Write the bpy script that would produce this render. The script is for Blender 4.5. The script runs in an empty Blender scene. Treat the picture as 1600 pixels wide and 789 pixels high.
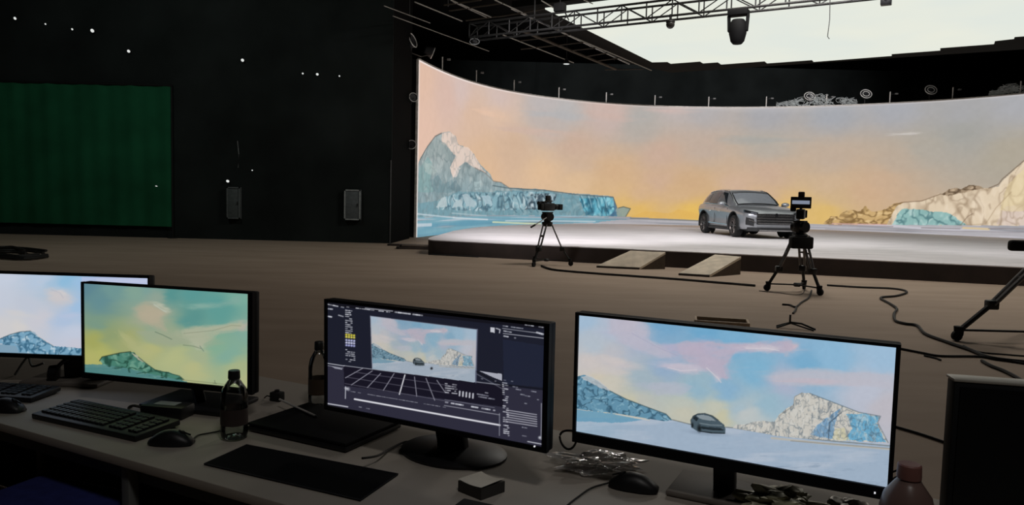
import bpy, bmesh, random
import numpy as np
from math import *
from mathutils import Vector, Matrix, noise as mnoise

random.seed(7)
SC = bpy.context.scene
COL = SC.collection

# ------------------------------------------------------------------ camera
FPX = 1150.0
PITCH = atan(83 / FPX); ROLL = radians(1.43); EYE = 1.43
fw = np.array([0, cos(PITCH), -sin(PITCH)])
r0 = np.array([1.0, 0, 0]); u0 = np.array([0, sin(PITCH), cos(PITCH)])
rt = cos(ROLL) * r0 + sin(ROLL) * u0
upv = -sin(ROLL) * r0 + cos(ROLL) * u0
EYEP = np.array([0, 0, EYE])
cd = bpy.data.cameras.new('camera'); cam = bpy.data.objects.new('camera', cd); COL.objects.link(cam)
cd.sensor_width = 36; cd.lens = 36 * FPX / 1600; cd.clip_start = 0.05; cd.clip_end = 200
m = Matrix.Identity(4)
for i in range(3):
    m[i][0] = rt[i]; m[i][1] = upv[i]; m[i][2] = -fw[i]; m[i][3] = EYEP[i]
cam.matrix_world = m
SC.camera = cam

def ray(x, y): return fw + rt * (x - 800) / FPX - upv * (y - 394.5) / FPX
def P(x, y, z):
    """place in the hall at height z that the photograph shows at (x, y)"""
    d = ray(x, y); q = EYEP + d * (z - EYE) / d[2]; return Vector(q)
def A(x, y, Y):
    d = ray(x, y); return Vector(EYEP + d * (Y / d[1]))

# ------------------------------------------------------------------ materials
def lin(c):
    c = np.asarray(c, float) / 255.0
    return np.where(c <= 0.04045, c / 12.92, ((c + 0.055) / 1.055) ** 2.4)
MATS = {}
def mat(name, rgb, rough=0.6, metal=0.0, var=0.18, scale=9.0, bump=0.0, spec=0.5, stretch=None, trans=0.0, ior=1.45, coat=0.0):
    if name in MATS: return MATS[name]
    M = bpy.data.materials.new(name); M.use_nodes = True; MATS[name] = M
    nt = M.node_tree; b = nt.nodes['Principled BSDF']
    tc = nt.nodes.new('ShaderNodeTexCoord'); nz = nt.nodes.new('ShaderNodeTexNoise')
    nz.inputs['Scale'].default_value = scale; nz.inputs['Detail'].default_value = 6
    if stretch:
        mp = nt.nodes.new('ShaderNodeMapping'); mp.inputs['Scale'].default_value = stretch
        nt.links.new(tc.outputs['Object'], mp.inputs['Vector']); nt.links.new(mp.outputs['Vector'], nz.inputs['Vector'])
    else:
        nt.links.new(tc.outputs['Object'], nz.inputs['Vector'])
    rp = nt.nodes.new('ShaderNodeValToRGB')
    c = lin(rgb)
    rp.color_ramp.elements[0].position = 0.3; rp.color_ramp.elements[1].position = 0.7
    rp.color_ramp.elements[0].color = (*[float(x) for x in c * (1 - var)], 1)
    rp.color_ramp.elements[1].color = (*[float(min(1, x)) for x in c * (1 + var)], 1)
    nt.links.new(nz.outputs['Fac'], rp.inputs['Fac']); nt.links.new(rp.outputs['Color'], b.inputs['Base Color'])
    b.inputs['Roughness'].default_value = rough; b.inputs['Metallic'].default_value = metal
    b.inputs['Specular IOR Level'].default_value = spec
    b.inputs['Transmission Weight'].default_value = trans; b.inputs['IOR'].default_value = ior
    b.inputs['Coat Weight'].default_value = coat; b.inputs['Coat Roughness'].default_value = 0.05
    if bump:
        bn = nt.nodes.new('ShaderNodeBump'); bn.inputs['Strength'].default_value = bump
        bn.inputs['Distance'].default_value = 0.02
        nt.links.new(nz.outputs['Fac'], bn.inputs['Height']); nt.links.new(bn.outputs['Normal'], b.inputs['Normal'])
    return M
def emis(name, rgb, strength=1.0, var=0.0, scale=1.0):
    if name in MATS: return MATS[name]
    M = bpy.data.materials.new(name); M.use_nodes = True; MATS[name] = M
    nt = M.node_tree; nt.nodes.remove(nt.nodes['Principled BSDF'])
    e = nt.nodes.new('ShaderNodeEmission'); e.inputs['Strength'].default_value = strength
    tc = nt.nodes.new('ShaderNodeTexCoord'); nz = nt.nodes.new('ShaderNodeTexNoise'); nz.inputs['Scale'].default_value = scale
    rp = nt.nodes.new('ShaderNodeValToRGB'); c = lin(rgb)
    c2 = lin(np.asarray(rgb, float) * np.array([1 - var, 1 - var * .5, 1 + var * .2]).clip(0, 255))
    rp.color_ramp.elements[0].position = .35; rp.color_ramp.elements[1].position = .65
    rp.color_ramp.elements[0].color = (*map(float, c), 1); rp.color_ramp.elements[1].color = (*map(float, c2), 1)
    nt.links.new(tc.outputs['Object'], nz.inputs['Vector']); nt.links.new(nz.outputs['Fac'], rp.inputs['Fac'])
    nt.links.new(rp.outputs['Color'], e.inputs['Color'])
    nt.links.new(e.outputs['Emission'], nt.nodes['Material Output'].inputs['Surface'])
    return M
def screen_mat():
    M = bpy.data.materials.new('screen_picture'); M.use_nodes = True
    nt = M.node_tree; b = nt.nodes['Principled BSDF']
    at = nt.nodes.new('ShaderNodeAttribute'); at.attribute_name = 'picture'
    b.inputs['Base Color'].default_value = (.01, .01, .01, 1); b.inputs['Roughness'].default_value = .5
    b.inputs['Specular IOR Level'].default_value = .2
    nt.links.new(at.outputs['Color'], b.inputs['Emission Color']); b.inputs['Emission Strength'].default_value = 1.0
    return M
PICTURE = screen_mat()
def film_mat():
    M = bpy.data.materials.new('clear_film'); M.use_nodes = True
    nt = M.node_tree; nt.nodes.remove(nt.nodes['Principled BSDF'])
    tr = nt.nodes.new('ShaderNodeBsdfTransparent'); gl = nt.nodes.new('ShaderNodeBsdfGlossy'); df = nt.nodes.new('ShaderNodeBsdfDiffuse')
    gl.inputs['Roughness'].default_value = .12; df.inputs['Color'].default_value = (.75, .72, .7, 1)
    tc = nt.nodes.new('ShaderNodeTexCoord'); nz = nt.nodes.new('ShaderNodeTexNoise'); nz.inputs['Scale'].default_value = 40
    bn = nt.nodes.new('ShaderNodeBump'); bn.inputs['Strength'].default_value = .5
    nt.links.new(tc.outputs['Object'], nz.inputs['Vector']); nt.links.new(nz.outputs['Fac'], bn.inputs['Height'])
    nt.links.new(bn.outputs['Normal'], gl.inputs['Normal'])
    lw = nt.nodes.new('ShaderNodeLayerWeight'); lw.inputs['Blend'].default_value = .35
    a = nt.nodes.new('ShaderNodeMixShader'); b = nt.nodes.new('ShaderNodeMixShader'); b.inputs['Fac'].default_value = .34
    nt.links.new(lw.outputs['Facing'], a.inputs['Fac']); nt.links.new(tr.outputs[0], a.inputs[1]); nt.links.new(gl.outputs[0], a.inputs[2])
    nt.links.new(a.outputs[0], b.inputs[1]); nt.links.new(df.outputs[0], b.inputs[2])
    nt.links.new(b.outputs[0], nt.nodes['Material Output'].inputs['Surface'])
    return M
FILM = film_mat()

BLACK = mat('black_plastic', (20, 20, 22), .45)
BLACKM = mat('black_matte', (15, 15, 15), .85)
BLACKMETAL = mat('black_painted_metal', (24, 23, 22), .5, spec=.4)
DRAPE = mat('black_wall_paint', (36, 40, 39), .95, var=.3, scale=.6, spec=.1)
STEEL = mat('steel_tube', (150, 148, 145), .35, .8)
GREYP = mat('grey_paint', (120, 122, 122), .6)
WHITEP = mat('white_paint', (215, 212, 205), .6)
RUBBER = mat('rubber', (18, 18, 18), .9)
CABLE = mat('black_cable', (22, 19, 17), .7)

# ------------------------------------------------------------------ mesh builder
class MB:
    def __init__(s): s.bm = bmesh.new()
    def box(s, c, size, rot=None, bev=0.0, seg=2):
        M = Matrix.Translation(Vector(c)) @ (rot.to_4x4() if rot is not None else Matrix.Identity(4)) @ Matrix.Diagonal((*size, 1))
        g = bmesh.ops.create_cube(s.bm, size=1.0, matrix=M)
        if bev > 0:
            ed = list({e for v in g['verts'] for e in v.link_edges})
            bmesh.ops.bevel(s.bm, geom=ed, offset=bev, segments=seg, affect='EDGES', profile=.5)
        return s
    def bar(s, a, b, w, h, bev=0):
        a = Vector(a); b = Vector(b); d = b - a
        q = d.to_track_quat('X', 'Z').to_matrix()
        return s.box((a + b) / 2, (d.length, w, h), q, bev)
    def cyl(s, a, b, r, r2=None, n=12, cap=True):
        a = Vector(a); b = Vector(b); d = b - a
        M = Matrix.Translation((a + b) / 2) @ d.to_track_quat('Z', 'Y').to_matrix().to_4x4()
        bmesh.ops.create_cone(s.bm, cap_ends=cap, cap_tris=False, segments=n, radius1=r, radius2=r if r2 is None else r2, depth=d.length, matrix=M)
        return s
    def tube(s, pts, r, n=6):
        pts = [Vector(p) for p in pts]; rings = []
        up = Vector((0, 0, 1))
        for i, p in enumerate(pts):
            t = (pts[min(i + 1, len(pts) - 1)] - pts[max(i - 1, 0)]).normalized()
            a = t.cross(up)
            if a.length < .05: a = t.cross(Vector((1, 0, 0)))
            a.normalize(); b = a.cross(t)
            rr = r[i] if isinstance(r, (list, tuple)) else r
            rings.append([s.bm.verts.new(p + a * cos(2 * pi * k / n) * rr + b * sin(2 * pi * k / n) * rr) for k in range(n)])
        for i in range(len(rings) - 1):
            for k in range(n):
                s.bm.faces.new((rings[i][k], rings[i][(k + 1) % n], rings[i + 1][(k + 1) % n], rings[i + 1][k]))
        s.bm.faces.new(rings[0]); s.bm.faces.new(rings[-1])
        return s
    def lathe(s, prof, M=None, n=24, sx=1.0, sy=1.0):
        M = M or Matrix.Identity(4); rings = []
        for r, z in prof:
            if r < 1e-6: rings.append([s.bm.verts.new(M @ Vector((0, 0, z)))])
            else: rings.append([s.bm.verts.new(M @ Vector((r * sx * cos(2 * pi * k / n), r * sy * sin(2 * pi * k / n), z))) for k in range(n)])
        for i in range(len(rings) - 1):
            a, b = rings[i], rings[i + 1]
            for k in range(n):
                k2 = (k + 1) % n
                if len(a) == 1 and len(b) == 1: continue
                if len(a) == 1: s.bm.faces.new((a[0], b[k], b[k2]))
                elif len(b) == 1: s.bm.faces.new((a[k], a[k2], b[0]))
                else: s.bm.faces.new((a[k], a[k2], b[k2], b[k]))
        return s
    def prism(s, poly, z0, z1):
        lo = [s.bm.verts.new((x, y, z0)) for x, y in poly]; hi = [s.bm.verts.new((x, y, z1)) for x, y in poly]
        n = len(poly)
        for i in range(n): s.bm.faces.new((lo[i], lo[(i + 1) % n], hi[(i + 1) % n], hi[i]))
        s.bm.faces.new(hi); s.bm.faces.new(lo)
        return s
    def grid(s, rows):
        v = [[s.bm.verts.new(p) for p in r] for r in rows]
        for i in range(len(v) - 1):
            for j in range(len(v[0]) - 1):
                s.bm.faces.new((v[i][j], v[i][j + 1], v[i + 1][j + 1], v[i + 1][j]))
        return s
    def ball(s, c, r, sub=2, rot=None):
        r = (r, r, r) if isinstance(r, (int, float)) else r
        M = Matrix.Translation(Vector(c)) @ (rot.to_4x4() if rot is not None else Matrix.Identity(4)) @ Matrix.Diagonal((*r, 1))
        bmesh.ops.create_icosphere(s.bm, subdivisions=sub, radius=1, matrix=M)
        return s
    def done(s, name, material, parent=None, smooth=True, ang=40, normals=True):
        if normals: bmesh.ops.recalc_face_normals(s.bm, faces=s.bm.faces[:])
        me = bpy.data.meshes.new(name); s.bm.to_mesh(me); s.bm.free()
        me.materials.append(material)
        if smooth:
            me.polygons.foreach_set('use_smooth', [True] * len(me.polygons))
            me.set_sharp_from_angle(angle=radians(ang))
        o = bpy.data.objects.new(name, me); COL.objects.link(o)
        if parent is not None: o.parent = parent
        return o
def rotz(a): return Matrix.Rotation(a, 3, 'Z')
def tag(o, label, cat, group=None, kind=None):
    o['label'] = label; o['category'] = cat
    if group: o['group'] = group
    if kind: o['kind'] = kind
    return o
def thing(name, label, cat, loc=(0, 0, 0), rz=0.0, group=None):
    o = bpy.data.objects.new(name, None); COL.objects.link(o)
    o.location = loc; o.rotation_euler = (0, 0, rz); o.empty_display_size = .1
    return tag(o, label, cat, group)
def struct(o):
    o['kind'] = 'structure'; return o
def dup(root, loc, rz, label, group=None):
    r = root.copy(); COL.objects.link(r); r.location = loc; r.rotation_euler = (0, 0, rz); r['label'] = label
    if group: r['group'] = group
    for ch in list(root.children):
        c = ch.copy(); COL.objects.link(c); c.parent = r
        for g in list(ch.children):
            d = g.copy(); COL.objects.link(d); d.parent = c
    return r
def smooth_path(pts, k=6):
    pts = [Vector(p) for p in pts]; out = []
    for i in range(len(pts) - 1):
        a = pts[max(i - 1, 0)]; b = pts[i]; c = pts[i + 1]; d = pts[min(i + 2, len(pts) - 1)]
        for j in range(k):
            t = j / k
            out.append(.5 * ((2 * b) + (c - a) * t + (2 * a - 5 * b + 4 * c - d) * t * t + (3 * b - a - 3 * c + d) * t ** 3))
    out.append(pts[-1]); return out

# ------------------------------------------------------------------ picture painter (what the screens show)
class Pic:
    def __init__(s, x, y): s.x = x.ravel(); s.y = y.ravel(); s.c = np.zeros((s.x.size, 3))
    def vn(s, x, y, seed):
        xi = np.floor(x).astype(np.int64); yi = np.floor(y).astype(np.int64); fx = x - xi; fy = y - yi
        fx = fx * fx * (3 - 2 * fx); fy = fy * fy * (3 - 2 * fy)
        def h(i, j):
            n = (i * 374761393 + j * 668265263 + seed * 974634777) & 0x7fffffff
            n = ((n ^ (n >> 13)) * 1274126177) & 0x7fffffff
            return ((n ^ (n >> 16)) & 0xffff) / 65535.0
        return (h(xi, yi) * (1 - fx) + h(xi + 1, yi) * fx) * (1 - fy) + (h(xi, yi + 1) * (1 - fx) + h(xi + 1, yi + 1) * fx) * fy
    def fbm(s, sx, sy, seed=1, oct=4, x=None, y=None):
        x = s.x if x is None else x; y = s.y if y is None else y
        t = 0; a = .5; tot = 0
        for o in range(oct):
            t = t + a * s.vn(x / sx * 2 ** o + 17.3 * o, y / sy * 2 ** o + 5.1 * o, seed + o); tot += a; a *= .5
        return t / tot
    def sky(s, pts, sx=1.0, p=3.0, warp=0, soft=30):
        x = s.x; y = s.y
        if warp:
            x = x + (s.fbm(warp * 4, warp * 1.2, 91) - .5) * warp * 2; y = y + (s.fbm(warp * 4, warp * 1.2, 57) - .5) * warp
        num = np.zeros_like(s.c); den = np.zeros(s.x.size)
        for px, py, col in pts:
            d2 = ((x - px) * sx) ** 2 + (y - py) ** 2 + soft
            w = d2 ** (-p / 2); num += w[:, None] * np.asarray(col, float); den += w
        s.c = num / den[:, None]
    def mask(s, poly, jit=0, js=8, seed=3):
        x = s.x; y = s.y
        if jit:
            x = x + (s.fbm(js, js, seed) - .5) * 2 * jit; y = y + (s.fbm(js, js, seed + 40) - .5) * 2 * jit
        ins = np.zeros(s.x.size, bool); n = len(poly)
        for i in range(n):
            x1, y1 = poly[i]; x2, y2 = poly[(i + 1) % n]
            if y1 == y2: continue
            c = ((y1 > y) != (y2 > y)) & (x < (x2 - x1) * (y - y1) / (y2 - y1) + x1)
            ins ^= c
        return ins
    def put(s, m, col, a=1.0):
        a = np.asarray(a, float)
        if a.ndim: a = a[m][:, None] if a.size == m.size else a
        col = np.asarray(col, float)
        if col.ndim == 2: col = col[m]
        s.c[m] = s.c[m] * (1 - a) + col * a
    def poly(s, poly, col, a=1.0, jit=0, js=8, seed=3): m = s.mask(poly, jit, js, seed); s.put(m, col, a); return m
    def dist(s, pts):
        d = np.full(s.x.size, 1e9)
        for (x1, y1), (x2, y2) in zip(pts[:-1], pts[1:]):
            L = (x2 - x1) ** 2 + (y2 - y1) ** 2 + 1e-9
            t = np.clip(((s.x - x1) * (x2 - x1) + (s.y - y1) * (y2 - y1)) / L, 0, 1)
            d = np.minimum(d, np.hypot(s.x - x1 - t * (x2 - x1), s.y - y1 - t * (y2 - y1)))
        return d
    def cloud(s, poly, col, a=.8, jit=5, js=14, seed=3, fx=24, fy=8):
        x0, y0 = np.min(poly, 0); x1, y1 = np.max(poly, 0); acc = 0
        for k in range(5):
            ox, oy = [(0, 0), (3, 1), (-3, 1.5), (2, -2), (-2, -1.5)][k]
            sh = [(px + ox, py + oy) for px, py in poly]; acc = acc + s.mask(sh, jit, js, seed + k * 3)
        al = acc / 5.0 * a * np.clip(.35 + 1.3 * s.fbm(fx, fy, seed + 5), 0, 1); m = al > .004
        s.c[m] = s.c[m] * (1 - al[m][:, None]) + np.asarray(col, float) * al[m][:, None]
    def line(s, pts, w, col, a=1.0, soft=.6):
        d = s.dist(pts); al = np.clip((w / 2 + soft - d) / (soft * 2), 0, 1) * a; m = al > 0
        s.c[m] = s.c[m] * (1 - al[m][:, None]) + np.asarray(col, float) * al[m][:, None]
    def blob(s, cx, cy, rx, ry, col, a=1.0, ang=0, n=0.6, seed=5):
        ca, sa = cos(ang), sin(ang); dx = s.x - cx; dy = s.y - cy
        rx = rx * 1.35; ry = ry * 1.35; u = (dx * ca + dy * sa) / rx; v = (-dx * sa + dy * ca) / ry
        d = np.sqrt(u * u + v * v) + (s.fbm(rx * .5, ry * .5, seed) - .5) * n * 2
        al = np.clip(1 - d, 0, 1); al = al * al * (3 - 2 * al) * a; m = al > .003
        s.c[m] = s.c[m] * (1 - al[m][:, None]) + np.asarray(col, float) * al[m][:, None]
    def rough(s, m, sx, sy, amt, seed=11, ridge=True, lo=(60, 85, 95), hi=(240, 240, 235), thr=.12):
        """broken ice: pale facets parted by thin dark cracks"""
        wx = s.x + (s.fbm(sx * 2, sy * 2, seed + 7) - .5) * sx * 1.6; wy = s.y + (s.fbm(sx * 2, sy * 2, seed + 9) - .5) * sy * 1.6
        n1 = s.fbm(sx, sy, seed, 2, wx, wy); n2 = s.fbm(sx * .6, sy * .6, seed + 3, 2, wx, wy)
        cr = np.abs(n1 - .5)
        k = np.clip((thr * .35 - cr) / (thr * .35), 0, 1) * amt
        h = np.clip((n2 - .56) * 5, 0, 1) * amt * .7
        mm = m
        s.c[mm] = s.c[mm] * (1 - h[mm][:, None]) + np.asarray(hi, float) * h[mm][:, None]
        s.c[mm] = s.c[mm] * (1 - k[mm][:, None]) + np.asarray(lo, float) * k[mm][:, None]
def grade(c, sat, gain):
    g = c.mean(1, keepdims=True); return (g + (c - g) * sat) * gain
def homog(q):
    """picture pixels inside the four screen corners -> 0..1 across and 0..1 down"""
    src = q; dst = [(0, 0), (1, 0), (1, 1), (0, 1)]; Am = []; b = []
    for (x, y), (u, v) in zip(src, dst):
        Am.append([x, y, 1, 0, 0, 0, -u * x, -u * y]); b.append(u)
        Am.append([0, 0, 0, x, y, 1, -v * x, -v * y]); b.append(v)
    h = np.append(np.linalg.solve(np.array(Am), np.array(b)), 1).reshape(3, 3); return h
def hinv(q, u, v):
    h = np.linalg.inv(homog(q)); X = h @ np.stack([u.ravel(), v.ravel(), np.ones(u.size)])
    return (X[0] / X[2]).reshape(u.shape), (X[1] / X[2]).reshape(u.shape)
def screen_mesh(name, pos, col, nu, nv, parent):
    """pos (nv,nu,3), col (nv*nu,3) in display values"""
    me = bpy.data.meshes.new(name)
    idx = np.arange(nu * nv).reshape(nv, nu)
    f = np.stack([idx[1:, :-1], idx[1:, 1:], idx[:-1, 1:], idx[:-1, :-1]], -1).reshape(-1, 4)
    nf = len(f)
    me.vertices.add(nu * nv); me.vertices.foreach_set('co', np.ascontiguousarray(pos.reshape(-1), dtype=np.float32))
    me.loops.add(nf * 4); me.loops.foreach_set('vertex_index', np.ascontiguousarray(f.reshape(-1), dtype=np.int32))
    me.polygons.add(nf); me.polygons.foreach_set('loop_start', np.arange(0, nf * 4, 4, dtype=np.int32))
    me.update(); me.validate()
    at = me.color_attributes.new('picture', 'FLOAT_COLOR', 'POINT')
    rgba = np.ones((nu * nv, 4), np.float32); rgba[:, :3] = lin(np.clip(col, 0, 255))
    at.data.foreach_set('color', rgba.reshape(-1))
    me.materials.append(PICTURE)
    o = bpy.data.objects.new(name, me); COL.objects.link(o); o.parent = parent
    return o

U2 = Vector((cos(radians(30)), -sin(radians(30)), 0)); V2 = Vector((sin(radians(30)), cos(radians(30)), 0))

# ================================================================== SETTING
def floor_mat():
    M = bpy.data.materials.new('brown_concrete'); M.use_nodes = True; nt = M.node_tree; b = nt.nodes['Principled BSDF']
    tc = nt.nodes.new('ShaderNodeTexCoord'); mp = nt.nodes.new('ShaderNodeMapping'); mp.inputs['Scale'].default_value = (.35, 1.3, 1)
    n1 = nt.nodes.new('ShaderNodeTexNoise'); n1.inputs['Scale'].default_value = 1.2; n1.inputs['Detail'].default_value = 8; n1.inputs['Roughness'].default_value = .6
    r = nt.nodes.new('ShaderNodeValToRGB'); r.color_ramp.elements[0].position = .3; r.color_ramp.elements[1].position = .72
    r.color_ramp.elements[0].color = (*map(float, lin((152, 134, 118))), 1); r.color_ramp.elements[1].color = (*map(float, lin((170, 151, 134))), 1)
    nt.links.new(tc.outputs['Object'], mp.inputs['Vector']); nt.links.new(mp.outputs['Vector'], n1.inputs['Vector'])
    nt.links.new(n1.outputs['Fac'], r.inputs['Fac']); nt.links.new(r.outputs['Color'], b.inputs['Base Color'])
    b.inputs['Roughness'].default_value = .75; b.inputs['Specular IOR Level'].default_value = .15
    return M
struct(MB().box((2, 18, -.05), (66, 58, .1)).done('floor', floor_mat(), smooth=False))
struct(MB().box((2, 18, 9.55), (66, 58, .1)).done('ceiling', mat('ceiling_black', (22, 22, 23), .95, spec=.1), smooth=False))
struct(MB().box((-17.35, 22.45, 4.75), (27.3, .2, 9.5)).done('wall_left', DRAPE, smooth=False))
struct(MB().bar((-3.78, 22.4, 4.75), (-3.62, 25.3, 4.75), .16, 9.5).done('wall_side', mat('side_black', (14, 15, 15), .95, spec=.05), smooth=False))
struct(MB().box((2, 44, 4.75), (66, .2, 9.5)).done('wall_back', DRAPE, smooth=False))
struct(MB().box((33, 18, 4.75), (.2, 58, 9.5)).done('wall_right', DRAPE, smooth=False))
struct(MB().box((-31, 6.5, 4.75), (.2, 32, 9.5)).done('wall_far_left', DRAPE, smooth=False))
struct(MB().box((2, -9.5, 4.75), (66, .2, 9.5)).done('wall_front', DRAPE, smooth=False))

# green screen hung on the left wall
gs = thing('green_screen', 'dark green chroma backdrop on the black wall at far left', 'green screen', (-13.5, 22.3, 0))
rows = []
for j in range(25):
    z = .35 + 4.2 * j / 24; r = []
    for i in range(81):
        x = -4.9 + 8.1 * i / 80
        r.append((x, -.06 + .025 * sin(i * .9) * sin(i * .37 + j * .05), z))
    rows.append(r)
MB().grid(rows).done('cloth', mat('chroma_green', (32, 92, 62), .9, var=.2, scale=1.0, spec=.1), gs, ang=180, normals=False)
MB().cyl((-4.95, -.06, 4.56), (3.25, -.06, 4.56), .035).done('top_bar', BLACKMETAL, gs)
for x in (-4.8, -.8, 3.1): MB().cyl((x, .046, 4.56), (x, -.08, 4.56), .02).done('bracket', BLACKMETAL, gs)
for x in (-4.92, 3.22): MB().cyl((x, -.06, 0), (x, -.06, 4.56), .025).cyl((x, -.06, 0), (x, -.06, .02), .14, n=16).done('stand_post', BLACKM, gs)

# two pale grey cabinets on the left wall
def wall_cabinet(x0, y0, x1, y1, label, tone):
    a = A(x0, y0, 22.3); b = A(x1, y1, 22.3); w = b.x - a.x; h = a.z - b.z
    t = thing('wall_cabinet', label, 'cabinet', ((a.x + b.x) / 2, 22.34, (a.z + b.z) / 2), 0, 'wall cabinets')
    MB().box((0, -.06, 0), (w, .14, h), bev=.01).done('box', mat('cabinet_' + tone, {'dim': (78, 84, 84), 'pale': (88, 93, 95)}[tone], .7), t)
    fr = MB()
    for s in (-1, 1):
        fr.box((s * (w / 2 - .02), -.14, 0), (.04, .02, h)); fr.box((0, -.14, s * (h / 2 - .02)), (w, .02, .04))
    fr.done('door_frame', mat('cabinet_edge_' + tone, {'dim': (92, 97, 97), 'pale': (150, 154, 154)}[tone], .6), t, smooth=False)
    MB().box((w * .32, -.15, 0), (.02, .02, .09), bev=.004).done('latch', BLACKMETAL, t)
wall_cabinet(356, 292, 377, 342, 'dim grey cabinet on the black wall, farther from the video wall', 'dim')
wall_cabinet(539, 296, 564, 344, 'pale edged grey cabinet on the black wall, nearer the video wall', 'pale')

# little lamps along the left wall
LAMPM = emis('lamp_face', (225, 228, 225), 1.0)
def wall_lamp():
    t = thing('wall_spotlight', 'lamp', 'spotlight', (0, 0, 0), 0, 'small spotlights on the left wall')
    MB().box((0, -.02, 0), (.12, .04, .08), bev=.01).done('mount', BLACKMETAL, t)
    MB().cyl((0, -.02, -.02), (0, -.14, -.05), .014, n=8).done('arm', BLACKMETAL, t)
    h = MB().lathe([(0, .09), (.05, .085), (.075, .04), (.08, -.02)], Matrix.Translation((0, -.17, -.05)) @ Matrix.Rotation(radians(-62), 4, 'X'), 12).done('lamp_housing', BLACKMETAL, t)
    MB().lathe([(.078, -.015), (.05, -.022), (0, -.024)], Matrix.Translation((0, -.17, -.05)) @ Matrix.Rotation(radians(-62), 4, 'X'), 12).done('lamp_face', LAMPM, h)
    return t
lamps = [(27, 31, 'leftmost of the high row over the green screen'), (73, 40, 'second from left in the high row over the green screen'), (115, 48, 'third from left in the high row over the green screen'), (148, 50, 'fourth from left in the high row over the green screen'), (204, 82, 'above the upper right corner of the green screen'),
         (381, 96, 'alone high on the wall between green screen and video wall'), (474, 117, 'left one of three close together high up'), (497, 118, 'middle one of three close together high up'), (531, 121, 'right one of three close together high up'), (247, 293, 'at the right edge of the green screen'), (358, 284, 'just above the dim grey cabinet'), (395, 268, 'low between the two grey cabinets'), (883, 101, '')]
l0 = wall_lamp(); first = True
for x, y, w in lamps[:-1]:
    q = A(x, y, 22.35); lab = 'small pale lamp, ' + w; rt_ = (q.x, 22.35, q.z + .05)
    if first: l0.location = rt_; l0['label'] = lab; l0.scale = (.55,) * 3; first = False
    else: dup(l0, rt_, 0, lab).scale = ({73: .32, 115: .38, 148: .7, 204: .6, 381: .6, 474: .35, 497: .5, 531: .3, 247: .55, 358: .6, 395: .26}[x],) * 3
# a thin conduit on the wall
q = A(371, 220, 22.345); q2 = A(372, 262, 22.345)
tag(MB().tube([q, (q + q2) / 2 + Vector((.03, 0, 0)), q2], .012).done('wall_wire', GREYP), 'thin wire hanging on the black wall over the dim cabinet', 'wire')
q = A(610, 250, 22.25); q2 = A(608, 368, 22.25)
tag(MB().cyl((q.x, 22.335, q.z), (q.x, 22.335, 0.0), .018, n=6).done('conduit', mat('dark_conduit', (70, 70, 70), .6)), 'thin vertical conduit near the end of the black wall', 'pipe')

# ================================================================== CURVED VIDEO WALL
WT = 6.2
edge_px = [(654, 93), (744, 130), (803, 144), (872, 155), (947, 161), (1023, 166), (1107, 168.5), (1197, 168), (1290, 166), (1390, 162), (1488, 156), (1600, 147)]
wp = np.array([P(x, y, WT)[:2] for x, y in edge_px]); wc = np.array([9.0159, 24.244])
ph = np.arctan2(wp[:, 1] - wc[1], wp[:, 0] - wc[0]); rr = np.hypot(*(wp - wc).T)
cf = np.polyfit(ph, rr, 5)
def wall_xy(t): r = np.polyval(cf, t); return wc[0] + r * np.cos(t), wc[1] + r * np.sin(t)
T0, T1 = ph[0], ph[-1] - .12
tt = np.linspace(T0, T1, 1500); wx, wy = wall_xy(tt)
wx = np.append(wx, wx[-1] + np.linspace(.1, 2.6, 40)); wy = np.append(wy, wy[-1] - np.linspace(.16, 5, 40))
S = np.append(0, np.cumsum(np.hypot(np.diff(wx), np.diff(wy)))); AZ = np.arctan2(wx, wy); RHO = np.hypot(wx, wy)
def wall_at(s): return np.interp(s, S, wx), np.interp(s, S, wy)
kx = 34.0  # picture units per metre
def wpx(x, y):
    d = ray(x, y); az = atan2(d[0], d[1]); s = np.interp(az, AZ, S); rho = np.interp(az, AZ, RHO)
    return s * kx, (WT - (EYE + d[2] / hypot(d[0], d[1]) * rho)) * kx
def wl(pts): return [wpx(*p) for p in pts]
vw = thing('video_wall', 'huge curved video wall showing a sunset sky over icy cliffs', 'video wall')
NU, NV = 1150, 250
su = np.linspace(0, S[-1], NU); zv = np.linspace(0, WT, NV)[::-1]
SU, ZV = np.meshgrid(su, zv); X, Y = wall_at(SU)
pos = np.stack([X, Y, ZV], -1)
pc = Pic(SU * kx, (WT - ZV) * kx)
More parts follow.
